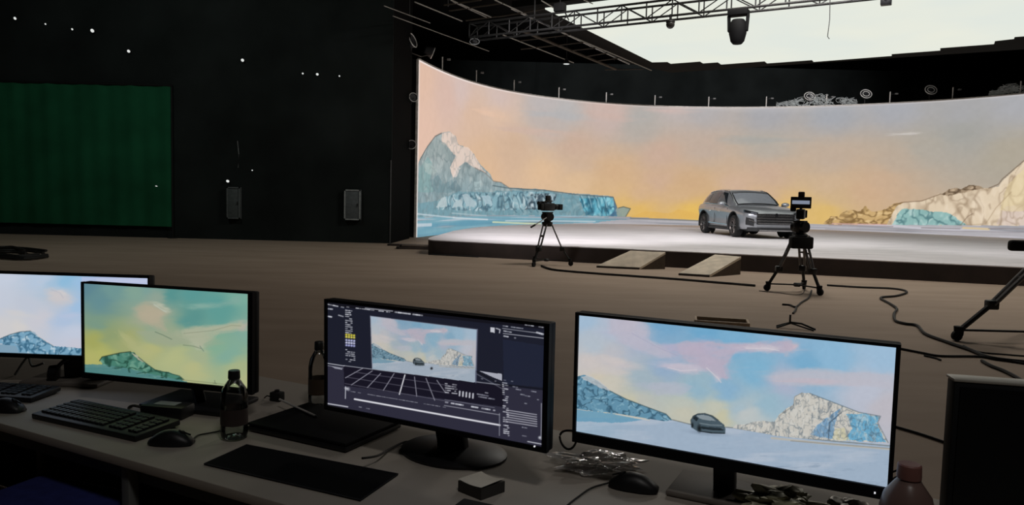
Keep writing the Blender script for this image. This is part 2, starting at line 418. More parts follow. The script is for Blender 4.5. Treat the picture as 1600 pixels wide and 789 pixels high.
SKY = [(660,120,(224,190,166)),(660,200,(224,190,168)),(700,150,(216,186,170)),(740,182,(217,186,160)),(720,140,(212,192,184)),(780,176,(224,192,162)),(780,160,(207,190,184)),(850,162,(188,184,182)),(860,190,(190,180,172)),(880,175,(182,184,184)),(950,182,(197,180,172)),(950,170,(207,182,170)),(900,230,(202,174,152)),(800,230,(210,180,150)),(760,240,(217,184,150)),(750,270,(224,187,146)),(850,270,(224,190,150)),(960,270,(212,177,136)),(970,314,(224,186,108)),(1000,330,(228,186,92)),(1080,330,(232,190,84)),(1000,303,(212,178,140)),(1060,302,(212,178,134)),(900,290,(222,190,148)),(1200,303,(206,176,142)),(1310,308,(206,178,134)),(1030,285,(206,174,146)),(960,295,(216,182,138)),(1080,290,(207,172,130)),(1000,200,(180,174,164)),(1000,185,(174,176,172)),(1050,168,(190,182,178)),(1100,175,(177,176,176)),(1200,180,(167,170,174)),(1200,230,(180,174,162)),(1100,230,(192,174,157)),(1030,240,(202,174,153)),(1200,270,(202,174,149)),(1150,290,(207,177,150)),(1300,290,(207,180,146)),(1290,334,(224,188,104)),(1350,300,(207,174,138)),(1400,170,(167,172,178)),(1500,180,(167,170,172)),(1500,205,(162,164,157)),(1450,230,(174,170,157)),(1400,250,(187,172,152)),(1300,250,(192,174,153)),(1300,180,(164,170,176)),(1590,160,(170,174,178)),(1580,240,(174,168,150)),(1380,280,(202,174,143)),(900,250,(206,180,152)),(1150,332,(232,190,88)),(1220,330,(230,188,92))]
pc.sky([(*wpx(x, y), c) for x, y, c in SKY], .75, 3.4, 8, 220)
for x, y, rx, ry, c in [(762, 176, 40, 5, (230, 196, 168)), (960, 182, 45, 6, (204, 180, 168)), (1415, 209, 22, 2.2, (205, 203, 196)), (872, 180, 60, 7, (180, 182, 182)), (1180, 218, 60, 8, (168, 170, 164)), (830, 205, 80, 7, (206, 180, 164)), (1050, 172, 40, 5, (204, 184, 176))]:
    cx, cy = wpx(x, y); pc.blob(cx, cy, rx * 1.1, ry * 1.1, c, .8)
# far right ridge and cliffs
mm = pc.poly(wl([(1286, 350), (1298, 338), (1310, 340), (1318, 330), (1330, 328), (1345, 330), (1352, 322), (1365, 332), (1385, 326), (1398, 318), (1410, 316), (1415, 320), (1395, 352), (1300, 351)]), (205, 172, 112), .95, 2.0, 6)
pc.rough(mm, 9, 7, .9, 21, lo=(120, 92, 50), hi=(232, 206, 150), thr=.5)
mm = pc.poly(wl([(1385, 353), (1400, 322), (1415, 316), (1440, 314), (1470, 302), (1480, 305), (1505, 298), (1530, 294), (1545, 294), (1560, 292), (1565, 284), (1580, 270), (1600, 252), (1640, 232), (1640, 354)]), (222, 206, 176), 1, 1.2, 7)
pc.poly(wl([(1556, 352), (1570, 322), (1640, 312), (1640, 354)]), (212, 196, 190), .6, 3, 12)
pc.rough(mm, 11, 20, .4, 38, lo=(140, 118, 92), hi=(242, 230, 206), thr=.25)
pc.rough(mm, 22, 34, .55, 33, lo=(150, 128, 100), hi=(240, 226, 200), thr=.22)
pc.poly(wl([(1575, 290), (1600, 262), (1640, 245), (1640, 330), (1560, 330)]), (230, 214, 160), .5, 3, 12)
mm = pc.poly(wl([(1470, 304), (1483, 296), (1493, 293), (1500, 296), (1515, 289), (1530, 290), (1536, 294), (1510, 300), (1480, 306)]), (160, 140, 112), .95, 1, 6)
pc.rough(mm, 9, 6, .9, 71, lo=(84, 66, 46), hi=(214, 192, 160), thr=.5)
mm = pc.poly(wl([(1392, 353), (1408, 327), (1430, 326), (1455, 330), (1480, 332), (1495, 340), (1510, 352)]), (128, 186, 186), .85, 1.5, 8)
pc.rough(mm, 10, 14, .8, 44, lo=(66, 112, 118), hi=(196, 222, 216), thr=.3)
pc.line(wl([(1385, 328), (1400, 319), (1412, 316), (1440, 314), (1470, 303)]), 1.2, (120, 96, 74), .8)
pc.line(wl([(1545, 294), (1560, 288), (1566, 280), (1580, 268), (1600, 251), (1640, 231)]), 1.2, (110, 90, 70), .8)
pc.line(wl([(1500, 353), (1512, 338), (1520, 334)]), 1.0, (120, 98, 76), .7); pc.line(wl([(1462, 354), (1540, 350), (1556, 325), (1580, 300)]), 1.0, (150, 126, 92), .5)
# faint hills in the gold
mm = pc.poly(wl([(985, 338), (1010, 330), (1045, 333), (1060, 327), (1090, 334), (1090, 342), (985, 342)]), (224, 178, 84), .6, 1.5, 8)
# left berg
berg = [(648, 262), (657, 246), (668, 228), (680, 213), (692, 207), (703, 206), (712, 213), (716, 226), (730, 231), (740, 240), (750, 256), (766, 272), (771, 283), (783, 285), (795, 293), (850, 296), (870, 300), (900, 302), (925, 304), (958, 307), (962, 320), (967, 338), (648, 342)]
mm = pc.poly(wl(berg), (150, 168, 168), 1, .8, 7)
yy = pc.y / kx
pc.put(mm, np.array([132, 164, 172]) + 0 * pc.c, np.clip((yy - wpx(760, 255)[1] / kx) / 1.3, 0, 1) * .75)
pc.rough(mm, 22, 30, .45, 12, lo=(92, 116, 122), hi=(196, 206, 202), thr=.25)
pc.poly(wl([(690, 208), (703, 206), (712, 214), (716, 228), (732, 231), (742, 243), (750, 258), (760, 270), (740, 262), (728, 252), (716, 262), (708, 280), (703, 262), (712, 244), (700, 230), (690, 224)]), (228, 208, 192), .9, 2, 9)
pc.poly(wl([(668, 230), (684, 216), (696, 224), (704, 236), (708, 252), (690, 246), (672, 246)]), (140, 160, 160), .7, 2, 9)
for pl, c, a in [([(652, 300), (656, 262), (668, 246), (676, 256), (672, 280), (678, 300)], (122, 166, 166), .7), ([(672, 282), (684, 274), (694, 286), (706, 282), (716, 296), (700, 302), (678, 300)], (108, 142, 150), .7), ([(700, 292), (712, 282), (722, 296), (714, 302)], (96, 128, 138), .6), ([(740, 284), (752, 283), (752, 296), (742, 297)], (168, 194, 196), .7), ([(660, 252), (672, 256), (684, 268), (676, 274), (664, 268)], (176, 196, 190), .5), ([(712, 262), (720, 262), (714, 276), (707, 278)], (226, 214, 204), .7)]:
    pc.poly(wl(pl), c, a, 2, 8)
mm = pc.poly(wl([(652, 345), (652, 318), (690, 312), (715, 300), (745, 300), (800, 298), (850, 299), (900, 305), (956, 309), (966, 338), (900, 342)]), (104, 154, 168), .75, 2, 10)
mm = pc.poly(wl([(682, 326), (695, 306), (720, 303), (745, 302), (800, 300), (846, 300), (838, 326), (760, 330)]), (132, 178, 190), .8, 2, 9)
pc.rough(mm, 11, 13, .95, 52, lo=(62, 100, 118), hi=(204, 222, 224), thr=.34)
mm = pc.poly(wl([(820, 328), (830, 302), (870, 302), (868, 312), (850, 326)]), (150, 180, 190), .9, 2, 6)
pc.rough(mm, 7, 9, 1, 61, lo=(40, 60, 74), hi=(214, 226, 228), thr=.6)
mm = pc.poly(wl([(905, 309), (930, 309), (958, 309), (964, 336), (940, 337), (915, 336)]), (92, 178, 200), .95, 2, 7)
pc.rough(mm, 7, 16, .95, 63, lo=(36, 98, 124), hi=(160, 220, 230), thr=.45)
pc.poly(wl([(958, 308), (962, 320), (972, 337), (950, 338), (960, 330)]), (70, 110, 140), .8, 1, 5)
mm = pc.poly(wl([(963, 326), (974, 323), (985, 326), (977, 339), (964, 339)]), (140, 160, 150), .95, .6, 5)
pc.line(wl([(966, 325), (974, 323), (985, 326), (978, 338)]), 1.2, (60, 74, 70), .9)
fb = pc.mask(wl(berg)); pc.rough(fb, 9, 12, .28, 91, lo=(84, 104, 110), hi=(214, 216, 210), thr=.3)
pc.line(wl([(656, 250), (668, 229), (680, 213), (690, 208)]), 1.3, (80, 82, 80), .85)
for pl, c in [([(681, 324), (690, 310), (697, 307), (699, 323)], (182, 202, 204)), ([(706, 324), (712, 314), (720, 311), (723, 323)], (176, 198, 202)), ([(722, 304), (730, 303), (744, 316), (741, 324), (728, 322)], (170, 194, 200)), ([(752, 306), (766, 306), (770, 320), (758, 318)], (164, 194, 204))]:
    pc.poly(wl(pl), c, .85, 1, 6)
for cx_, w_ in ((800, 7), (812, 6), (824, 6), (836, 5), (912, 6), (922, 5), (934, 6), (946, 5)):
    pc.line(wl([(cx_ - w_, 306), (cx_ - 2, 314), (cx_, 324), (cx_ + w_, 332)]), 1.1, (40, 84, 104), .75); pc.line(wl([(cx_ - w_ + 2.5, 306), (cx_ + .5, 314), (cx_ + 2.5, 324)]), 1.3, (170, 212, 222), .7)
pc.line(wl([(651, 369), (660, 368), (674, 368)]), 3.4, (34, 88, 124), .9); pc.line(wl([(652, 366), (662, 367.5), (672, 366)]), 1.2, (190, 214, 224), .8)
pc.line(wl([(742, 262), (758, 270), (771, 283), (783, 285), (795, 293)]), 1.1, (110, 104, 96), .8)
pc.line(wl([(770, 290), (795, 294), (850, 297), (880, 301), (900, 304), (958, 308), (963, 322)]), 1.3, (64, 88, 96), .85)
# sea ice and water in front of the berg
m0 = pc.poly(wl([(640, 340), (760, 337), (962, 338), (1100, 345), (1290, 351), (1640, 353), (1640, 470), (640, 470)]), (176, 176, 180), 1)
m1 = pc.poly(wl([(640, 340), (760, 337), (900, 337), (985, 342), (930, 348), (850, 352), (760, 362), (690, 372), (640, 380)]), (116, 168, 184), 1, 1.5, 14)
st = np.clip((pc.fbm(110, 2.6, 77, 3) - .57) * 6, 0, 1)
pc.put(m0, np.array([204, 206, 214]) + 0 * pc.c, st * .75)
pc.put(m0, np.array([120, 126, 134]) + 0 * pc.c, np.clip((pc.fbm(120, 2.2, 33, 3) - .6) * 6, 0, 1) * .6)
pc.put(m1, np.array([86, 150, 176]) + 0 * pc.c, np.clip((pc.fbm(120, 6, 78, 2) - .5) * 4, 0, 1) * .7)
for a, b, w, c in [((651, 334), (710, 340), 1.6, (196, 214, 220)), ((708, 340), (762, 343), 1.8, (206, 220, 224)), ((651, 352), (674, 351), 4, (190, 206, 214)), ((706, 333), (760, 337), 1.2, (176, 200, 206)), ((770, 347), (845, 350), 2.4, (208, 220, 178)), ((790, 345), (930, 346), 1.6, (196, 212, 216)), ((985, 341), (1095, 345), 2.2, (118, 122, 120)), ((1295, 352), (1395, 354), 1.4, (150, 138, 140)), ((1300, 349.5), (1385, 351), 1.6, (212, 170, 168)), ((1505, 356), (1545, 358), 3.0, (222, 200, 150)), ((1440, 356), (1500, 357.5), 1.2, (128, 122, 124)), ((1545, 357), (1640, 358), 1.2, (120, 114, 116)), ((1290, 358), (1640, 364), 1.3, (150, 146, 150))]:
    pc.line(wl([a, b]), w, c, .9)
pc.c += ((pc.fbm(6, 6, 5, 2) - .5) * 5)[:, None]
eg = np.clip((.075 * kx - pc.y) / 1.2, 0, 1) * np.clip(1.15 - pc.x / kx / 16, .25, 1); eg = np.maximum(eg, np.clip((.16 * kx - pc.x) / 2, 0, 1) * .8)
pc.c = pc.c * (1 - eg[:, None]) + np.array([238, 228, 220]) * eg[:, None]
screen_mesh('screen', pos, grade(pc.c * np.array([1.015, .995, 1.0]), .92, .985), NU, NV, vw)
# cabinet body behind the screen and pale rim along the edge
fr = MB(); n = 160
sb = np.linspace(0, S[-1], n); bx, by = wall_at(sb)
dx = np.gradient(bx); dy = np.gradient(by); L = np.hypot(dx, dy); nx, ny = -dy / L, dx / L
off = lambda d: [(bx[i] + nx[i] * d, by[i] + ny[i] * d) for i in range(n)]
ring_f, ring_b = off(.03), off(.35)
poly = ring_f + ring_b[::-1]
fr.prism(poly, 0.0, WT + .0); fr.done('backing', BLACKM, vw, smooth=False)
rim = MB(); a_, b_ = off(-.012), off(.05)
rim.prism(a_ + b_[::-1], WT, WT + .05)
rim.done('top_rim', mat('rim_white', (205, 200, 192), .5), vw, smooth=False)
p0 = Vector((bx[0], by[0], 0)); t0 = Vector((dx[0], dy[0], 0)).normalized(); n0 = Vector((nx[0], ny[0], 0))
MB().box(p0 + n0 * .02 - t0 * .03 + Vector((0, 0, WT / 2)), (.06, .07, WT), Matrix(((t0.x, n0.x, 0), (t0.y, n0.y, 0), (0, 0, 1)))).done('side_rim', MATS['rim_white'], vw, smooth=False)

# poles on top of the wall
def ordinal(i): return ['first', 'second', 'third', 'fourth', 'fifth', 'sixth', 'seventh', 'eighth', 'ninth', 'tenth', 'eleventh', 'twelfth'][i]
pole_px = [(691, 108, 96), (744, 130, 114), (803, 145, 128), (873, 156, 137), (947, 162, 143), (1023, 166, 148), (1107, 168, 152), (1197, 168, 150), (1291, 166, 147), (1390, 162, 142), (1488, 156, 135), (1594, 147, 124)]
def make_pole():
    t = thing('marker_pole', 'pole', 'pole', (0, 0, 0), 0, 'poles along the top of the video wall')
    MB().cyl((0, 0, 0), (0, 0, .56), .026, n=8).done('rod', mat('pole_white', (228, 224, 216), .5), t)
    MB().box((0, 0, .01), (.16, .1, .02)).done('foot', BLACKMETAL, t, smooth=False)
    MB().bar((0, 0, .44), (.2, -.05, .46), .015, .015).done('side_arm', BLACKMETAL, t, smooth=False)
    MB().box((.25, -.07, .46), (.13, .1, .07), bev=.01).done('sensor', mat('sensor_grey', (120, 120, 118), .5), t)
    return t
pl = make_pole()
for i, (x, yb, yt) in enumerate(pole_px):
    d = ray(x, yb); az = atan2(d[0], d[1]); s = np.interp(az, AZ, S); px_, py_ = wall_at(s)
    q = Vector((px_, py_, 0)); dn = q.normalized() * .17
    loc = (px_ + dn.x, py_ + dn.y, WT); lab = 'thin white pole with sensor on video wall top, %s from the left' % ordinal(i)
    if i == 0: pl.location = loc; pl['label'] = lab
    else: dup(pl, loc, 0, lab)

# round reeled lamps standing on the wall top at right
def make_floodlight():
    t = thing('round_lamp', 'x', 'lamp', (0, 0, 0), 0, 'round lamps above the video wall')
    MB().cyl((0, 0, 0), (0, 0, .34), .02, n=8).box((0, 0, .012), (.2, .14, .024)).done('stem', BLACKMETAL, t)
    Mx = Matrix.Translation((0, 0, .48)) @ Matrix.Rotation(radians(70), 4, 'X')
    MB().lathe([(0, .0), (.2, .02), (.26, .06), (.27, .1), (.24, .1), (.2, .06), (.12, .04), (0, .04)], Mx, 24).done('dish', mat('lamp_dark', (46, 46, 48), .5), t)
    r = MB()
    for R_, r_ in ((.26, .02), (.15, .018)):
        r.tube([Mx @ Vector((R_ * cos(k * pi / 12), R_ * .8 * sin(k * pi / 12), .11)) for k in range(25)], r_, 6)
    r.done('ring', mat('lamp_ring', (225, 224, 218), .5), t)
    return t
fl = make_floodlight()
for i, (x, y) in enumerate([(1264, 148), (1352, 143), (1453, 136)]):
    d = ray(x, y); az = atan2(d[0], d[1]); px_, py_ = wall_at(np.interp(az, AZ, S)); dn = Vector((px_, py_, 0)).normalized() * .2
    lab = ['round pale lamp rising out of the tangled cables on the video wall', 'round pale lamp on the video wall just right of the long cable tangle', 'round pale lamp on the video wall, farthest to the right of three'][i]
    if i == 0: fl.location = (px_ + dn.x, py_ + dn.y, WT); fl['label'] = lab
    else: dup(fl, (px_ + dn.x, py_ + dn.y, WT), 0, lab)
# tangles of pale cable on top of the wall
def tangle(x0, x1, h, nstr, label):
    az0 = atan2(*ray(x0, 160)[:2]); az1 = atan2(*ray(x1, 160)[:2])
    s0, s1 = np.interp(az0, AZ, S), np.interp(az1, AZ, S); b = MB(); rnd = random.Random(int(x0))
    for k in range(nstr):
        s = s0 + (s1 - s0) * rnd.random(); pts = []
        hh = h * (1 - abs((s - s0) / (s1 - s0) - .55) * 1.1)
        for j in range(7):
            sx = min(max(s + rnd.uniform(-.35, .35), s0), s1); px_, py_ = wall_at(sx)
            dn = Vector((px_, py_, 0)).normalized() * rnd.uniform(.06, .32)
            pts.append((px_ + dn.x, py_ + dn.y, WT + .02 + max(.03, hh) * rnd.random()))
        b.tube(smooth_path(pts, 3), .010, 5)
    tag(b.done('cable_tangle', mat('bright_cable', (196, 202, 200), .6)), label, 'cables')
tangle(1213, 1338, .62, 44, 'long tangle of pale cables lying on the video wall top')
tangle(1545, 1600, .5, 30, 'short tangle of pale cables near the right end of the video wall top')

# lamps clamped on the left end of the video wall
def clamp_lamp(px, py, Y, r, label, tilt, yaw):
    q = A(px, py, Y); wl_ = Vector((-3.62, 25.2, q.z))
    t = thing('clamp_spotlight', label, 'spotlight', q, 0, 'spotlights at the left end of the video wall')
    R_ = Matrix.Rotation(yaw, 4, 'Z') @ Matrix.Rotation(tilt, 4, 'Y')
    MB().lathe([(0, -r * 1.5), (r * .6, -r * 1.45), (r * .85, -r * .8), (r, 0), (r * .94, 0), (r * .8, -.03), (0, -.04)], R_, 20).done('lamp_head', mat('lamp_dark', (46, 46, 48), .5), t)
    MB().tube([R_ @ Vector((r * cos(k * pi / 10), r * sin(k * pi / 10), .005)) for k in range(21)], r * .07, 6).done('lens_ring', mat('lamp_ring', (225, 224, 218), .5), t)
    MB().tube([(0, 0, -.02), (.5 * (wl_.x - q.x), .5 * (wl_.y - q.y), -r * 1.3), (wl_.x - q.x, wl_.y - q.y, -r * 1.3)], .02, 6).done('arm', BLACKMETAL, t)
clamp_lamp(645, 63, 25.0, .24, 'large dish lamp tilted outward at the top left corner of the video wall', radians(70), radians(-20))
clamp_lamp(676, 83, 26.6, .2, 'smaller square-armed lamp just inside the top left corner of video wall', radians(110), radians(15))
clamp_lamp(646, 152, 25.0, .15, 'small lamp clamped beside the upper left edge of the video wall', radians(80), radians(-60))
clamp_lamp(643, 226, 25.0, .15, 'small lamp clamped halfway up the left edge of the video wall', radians(80), radians(-90))

# ================================================================== STAGE
SH = .37
front0 = Vector((-2.0, 18.35)); fdir = Vector((11.8, -4.1)).normalized()
front = [front0 + fdir * (.25 + i * 1.0) for i in range(24)]
back = [(-2.16, 18.9), (-2.17, 19.8), (-1.95, 23.0), (-1.86, 24.1), (-1.3, 27.2), (-.4, 29.6), (.8, 31.8), (2.6, 34.0), (4.6, 35.3), (7, 36.0), (9.5, 36.15), (12, 35.5), (14.5, 34.4), (16.8, 33.1), (18.6, 31.5), (20.2, 29.4), (21.6, 27), (22.6, 24)]
bk = [p.xy for p in smooth_path([(x, y, 0) for x, y in back], 5)]
corner = [front0 + fdir * .25, front0 + Vector((.02, .02)), front0 + Vector((-.1, .2)), Vector((-2.16, 18.9))]
corner = [p.xy for p in smooth_path([(*p, 0) for p in corner], 4)]
outline = front[::-1] + corner[1:-1] + [Vector(p) for p in bk]
sg = thing('stage', 'wide low stage with white snow deck and black front in front of the video wall', 'stage')
MB().prism([tuple(p) for p in outline], 0, SH - .02).done('skirt', mat('stage_black', (48, 38, 34), .7, var=.3, scale=3), sg, smooth=False)
def deck_mat():
    M = bpy.data.materials.new('snow_white_deck'); M.use_nodes = True; nt = M.node_tree; b = nt.nodes['Principled BSDF']
    tc = nt.nodes.new('ShaderNodeTexCoord'); mp = nt.nodes.new('ShaderNodeMapping'); mp.inputs['Rotation'].default_value = (0, 0, radians(19)); mp.inputs['Scale'].default_value = (.5, 2.4, 1)
    n1 = nt.nodes.new('ShaderNodeTexNoise'); n1.inputs['Scale'].default_value = 1.6; n1.inputs['Detail'].default_value = 9; n1.inputs['Roughness'].default_value = .65
    r = nt.nodes.new('ShaderNodeValToRGB'); r.color_ramp.elements[0].position = .3; r.color_ramp.elements[1].position = .55
    r.color_ramp.elements[0].color = (*map(float, lin((200, 196, 199))), 1); r.color_ramp.elements[1].color = (*map(float, lin((226, 221, 224))), 1)
    nt.links.new(tc.outputs['Object'], mp.inputs['Vector']); nt.links.new(mp.outputs['Vector'], n1.inputs['Vector'])
    nt.links.new(n1.outputs['Fac'], r.inputs['Fac']); nt.links.new(r.outputs['Color'], b.inputs['Base Color'])
    b.inputs['Roughness'].default_value = .65; b.inputs['Specular IOR Level'].default_value = .08
    return M
MB().prism([tuple(p) for p in outline], SH - .02, SH).done('deck', deck_mat(), sg, smooth=False)

# loading ramps
def ramp(pts_lo, pts_hi, label):
    a, b = [P(*q, 0) for q in pts_lo]; c, d = [P(*q, SH) for q in pts_hi]
    o = (a + b + c + d) / 4; o.z = 0
    t = thing('loading_ramp', label, 'ramp', o, 0, 'loading ramps at the stage front')
    bm = MB(); th = .045
    top = [p - o + Vector((0, 0, .045)) for p in (a, b)] + [p - o for p in (d, c)]
    bot = [p - Vector((0, 0, th)) for p in top]
    vs = [bm.bm.verts.new(p) for p in top + bot]
    for f in ((0, 1, 2, 3), (7, 6, 5, 4), (0, 4, 5, 1), (1, 5, 6, 2), (2, 6, 7, 3), (3, 7, 4, 0)): bm.bm.faces.new([vs[i] for i in f])
    bm.done('plate', mat('ramp_grey', (200, 186, 166), .7, scale=5), t, smooth=False)
    for i, j in ((0, 3), (1, 2)):
        p, q = top[i], top[j]; s = MB()
        v = [s.bm.verts.new(x) for x in (p - Vector((0, 0, th)), q - Vector((0, 0, th)), Vector((q.x, q.y, 0)), Vector((p.x, p.y, 0)))]
        inw = ((top[1] - top[0]) * (.03 if i == 0 else -.03))
        w = [s.bm.verts.new(x.co + inw) for x in v]
        for f in ((0, 1, 2, 3), (0, 1, 5, 4), (1, 2, 6, 5), (2, 3, 7, 6), (3, 0, 4, 7), (4, 5, 6, 7)):
            s.bm.faces.new([(v + w)[k] for k in f])
        s.done('side_panel', mat('ramp_side', (70, 58, 46), .8), t, smooth=False)
    e = MB(); p, q = top[0], top[1]; e.bar(Vector((p.x, p.y, .022)) - (p - top[3]).normalized() * -.015, Vector((q.x, q.y, .022)) - (q - top[2]).normalized() * -.015, .05, .04)
    e.done('lip', mat('ramp_lip', (40, 33, 28), .6), t, smooth=False)
ramp([(1061, 430), (1109, 433)], [(1117, 397.5), (1158, 401)], 'grey loading ramp against the stage, nearer the car')
ramp([(933, 418), (1000, 421)], [(985, 391.5), (1040, 394)], 'grey loading ramp against the stage, nearer the smaller tripod')

# ================================================================== CAR
PAINT = mat('car_paint', (150, 153, 158), .32, .6, var=.04, coat=.8)
CLAD = mat('car_cladding', (26, 27, 29), .55)
GLASS = mat('car_glass', (34, 38, 42), .06, 0, var=.05, spec=.8)
CHROME = mat('car_chrome', (225, 226, 228), .15, 1.0, var=.03)
hd = Vector((.10, -.995, 0)).normalized()
car = thing('car', 'silver grey family car with wide striped grille parked on the white stage', 'car', (8.13, 25.75, SH), atan2(hd.y, hd.x))
def nose(y): return 2.345 - .30 * (max(0, abs(y) - .45) / .52) ** 2
def prof(pts, x): pts = sorted(pts); return float(np.interp(x, [p[0] for p in pts], [p[1] for p in pts]))
W_ = [(-2.32, .72), (-2.25, .86), (-2.1, .95), (-1.8, .99), (-1.3, 1.03), (-.6, 1.0), (.4, 1.0), (1.0, 1.02), (1.45, 1.035), (1.8, 1.02), (2.05, .96), (2.17, .87), (2.26, .74), (2.34, .50)]
ZB = [(-2.32, .46), (-2.2, .34), (-1.9, .27), (1.8, .24), (2.15, .24), (2.34, .28)]
ZS = [(-2.32, .98), (-2.1, 1.06), (-1.4, 1.07), (0, 1.02), (.9, .98), (1.7, .93), (2.1, .87), (2.34, .80)]
ZT = [(-2.32, 1.0), (-2.1, 1.1), (0, 1.1), (.9, 1.10), (1.6, 1.045), (2.1, .945), (2.26, .87), (2.34, .82)]
xs = sorted(set([p[0] for p in W_] + list(np.linspace(-2.2, 2.2, 34))))
body = MB(); rings = []
for x in xs:
    w, zb, zs, zt = (prof(q, x) for q in (W_, ZB, ZS, ZT)); h = zs - zb
    half = [(0, zb), (w * .75, zb), (w * .94, zb + .06), (w * .985, zb + .22 * h), (w * .965, zb + .48 * h), (w, zb + .72 * h), (w * .985, zb + .88 * h), (w * .92, zs), (w * .72, zs + (zt - zs) * .72), (w * .4, zt - .008), (0, zt)]
    ring = half + [(-y, z) for y, z in half[-2:0:-1]]
    rings.append([body.bm.verts.new((x, y, z)) for y, z in ring])
for a, b in zip(rings[:-1], rings[1:]):
    for k in range(len(a)): body.bm.faces.new((a[k], a[(k + 1) % len(a)], b[(k + 1) % len(a)], b[k]))
body.bm.faces.new(rings[0]); body.bm.faces.new(rings[-1])
bo = body.done('body', PAINT, car, ang=50)
cut = MB()
for x in (-1.37, 1.37):
    for s in (-1, 1): cut.cyl((x, s * .62, .40), (x, s * 1.2, .40), .435, n=40)
co = cut.done('arch_cut', CLAD, None)
md = bo.modifiers.new('arch', 'BOOLEAN'); md.object = co; md.operation = 'DIFFERENCE'; md.solver = 'EXACT'
co.parent = car
bpy.context.view_layer.update()
dg = bpy.context.evaluated_depsgraph_get()
nm = bpy.data.meshes.new_from_object(bo.evaluated_get(dg)); bo.modifiers.clear(); bo.data = nm
bpy.data.objects.remove(co)
nm.set_sharp_from_angle(angle=radians(40))
# greenhouse
ZR = [(.98, 1.075), (.9, 1.13), (.55, 1.34), (.22, 1.51), (.05, 1.565), (-.3, 1.60), (-.8, 1.605), (-1.3, 1.575), (-1.75, 1.50), (-1.98, 1.36), (-2.2, 1.12)]
WB = [(.98, .80), (.7, .88), (.2, .93), (-.8, .945), (-1.5, .92), (-2.0, .85), (-2.2, .80)]
def gh(x, t, side):
    """t 0..1 up the side glass, 1..2 across the roof to the centre line"""
    zr = prof(ZR, x); wb = prof(WB, x); zb = prof(ZS, x) - .01; h = max(zr - zb, .02); wr = wb - .27 * min(1, h / .55)
    if t <= 1: y = wb + (wr - wb) * (t ** 1.25); z = zb + (h - .045) * t
    else:
        k = t - 1; y = wr * (1 - k); z = zr - .045 * (1 - k) ** 2.2
    return Vector((x, y * side, z))
gx = sorted(set([p[0] for p in ZR] + list(np.linspace(-2.15, .95, 36))))
ts = [0, .2, .4, .6, .8, 1, 1.06, 1.15, 1.3, 1.5, 1.75, 2]
cabin = MB(); cabin.grid([[gh(x, t, 1) for t in ts] + [gh(x, t, -1) for t in ts[-2::-1]] for x in gx]).done('cabin', PAINT, car, ang=50)
def patch(outline_fn, name, side, off=.008, m=GLASS, nu=8, nv=5):
    rows = []
    for i in range(nu + 1):
        r = []
        for j in range(nv + 1):
            x, t = outline_fn(i / nu, j / nv); p = gh(x, t, side)
            pa = gh(x + .01, t, side) - gh(x - .01, t, side); pb = gh(x, min(t + .02, 2), side) - gh(x, max(t - .02, 0), side)
            nrm = pa.cross(pb) * (-side); nrm = nrm.normalized() if nrm.length > 1e-9 else Vector((0, side, 0))
            if nrm.z < -.2 or nrm.y * side < -.3: nrm = -nrm
            r.append(p + nrm * off)
        rows.append(r)
    return MB().grid(rows).done(name, m, car, normals=True)
lerp = lambda a, b, k: a + (b - a) * k
for s in (-1, 1):
    patch(lambda u, v: (lerp(.52, -.32, u) - lerp(.0, .38, v) * (1 - u), lerp(.14, .9, v)), 'side_window', s)
    patch(lambda u, v: (lerp(-.38, -1.14, u), lerp(.14, .9, v)), 'side_window', s)
    patch(lambda u, v: (lerp(-1.2, -1.72, u) + lerp(0, -.0, v), lerp(.2, lerp(.9, .62, u), v)), 'side_window', s)
    # window surround in bright metal
    MB().tube([gh(lerp(.6, -1.8, k / 20), .1, s) + Vector((0, s * .012, 0)) for k in range(21)], .012, 5).done('window_trim', CHROME, car)
def ws(u, v):
    x = lerp(.93, .27, v); k = abs(2 * u - 1); return x, 2 - k * .93
rows = []
for i in range(9):
    v = i / 8; r = []
    for j in range(17):
        u = j / 16; x, t = ws(u, v); p = gh(x, t, 1 if u > .5 else -1); r.append(p + Vector((.010, 0, .012)))
    rows.append(r)
MB().grid(rows).done('windscreen', mat('windscreen_glass', (120, 124, 130), .08, 0, var=.05, spec=.8), car)
edge = [Vector((.010, 0, .016)) + gh(*ws(j / 16, 0.0), 1 if j > 8 else -1) for j in range(17)] + [Vector((.010, 0, .016)) + gh(*ws(1, k / 8), 1) for k in range(1, 9)] + [Vector((.010, 0, .016)) + gh(*ws(j / 16, 1.0), 1 if j > 8 else -1) for j in range(15, -1, -1)] + [Vector((.010, 0, .016)) + gh(*ws(0, k / 8), -1) for k in range(7, -1, -1)]
MB().tube(edge, .016, 6).done('windscreen_seal', CLAD, car)
for s in (-1, 1): MB().tube([gh(lerp(.9, -1.6, k / 24), 1.0, s) + Vector((.004, s * .006, .008)) for k in range(25)], .013, 6).done('roof_highlight', CHROME, car)  # bright tube stands in for the highlight along pillar and roof edge
rows = [[gh(lerp(-1.82, -2.1, i / 5), 2 - abs(2 * j / 12 - 1) * .8, 1 if j > 6 else -1) + Vector((-.012, 0, .01)) for j in range(13)] for i in range(6)]
MB().grid(rows).done('rear_window', GLASS, car)
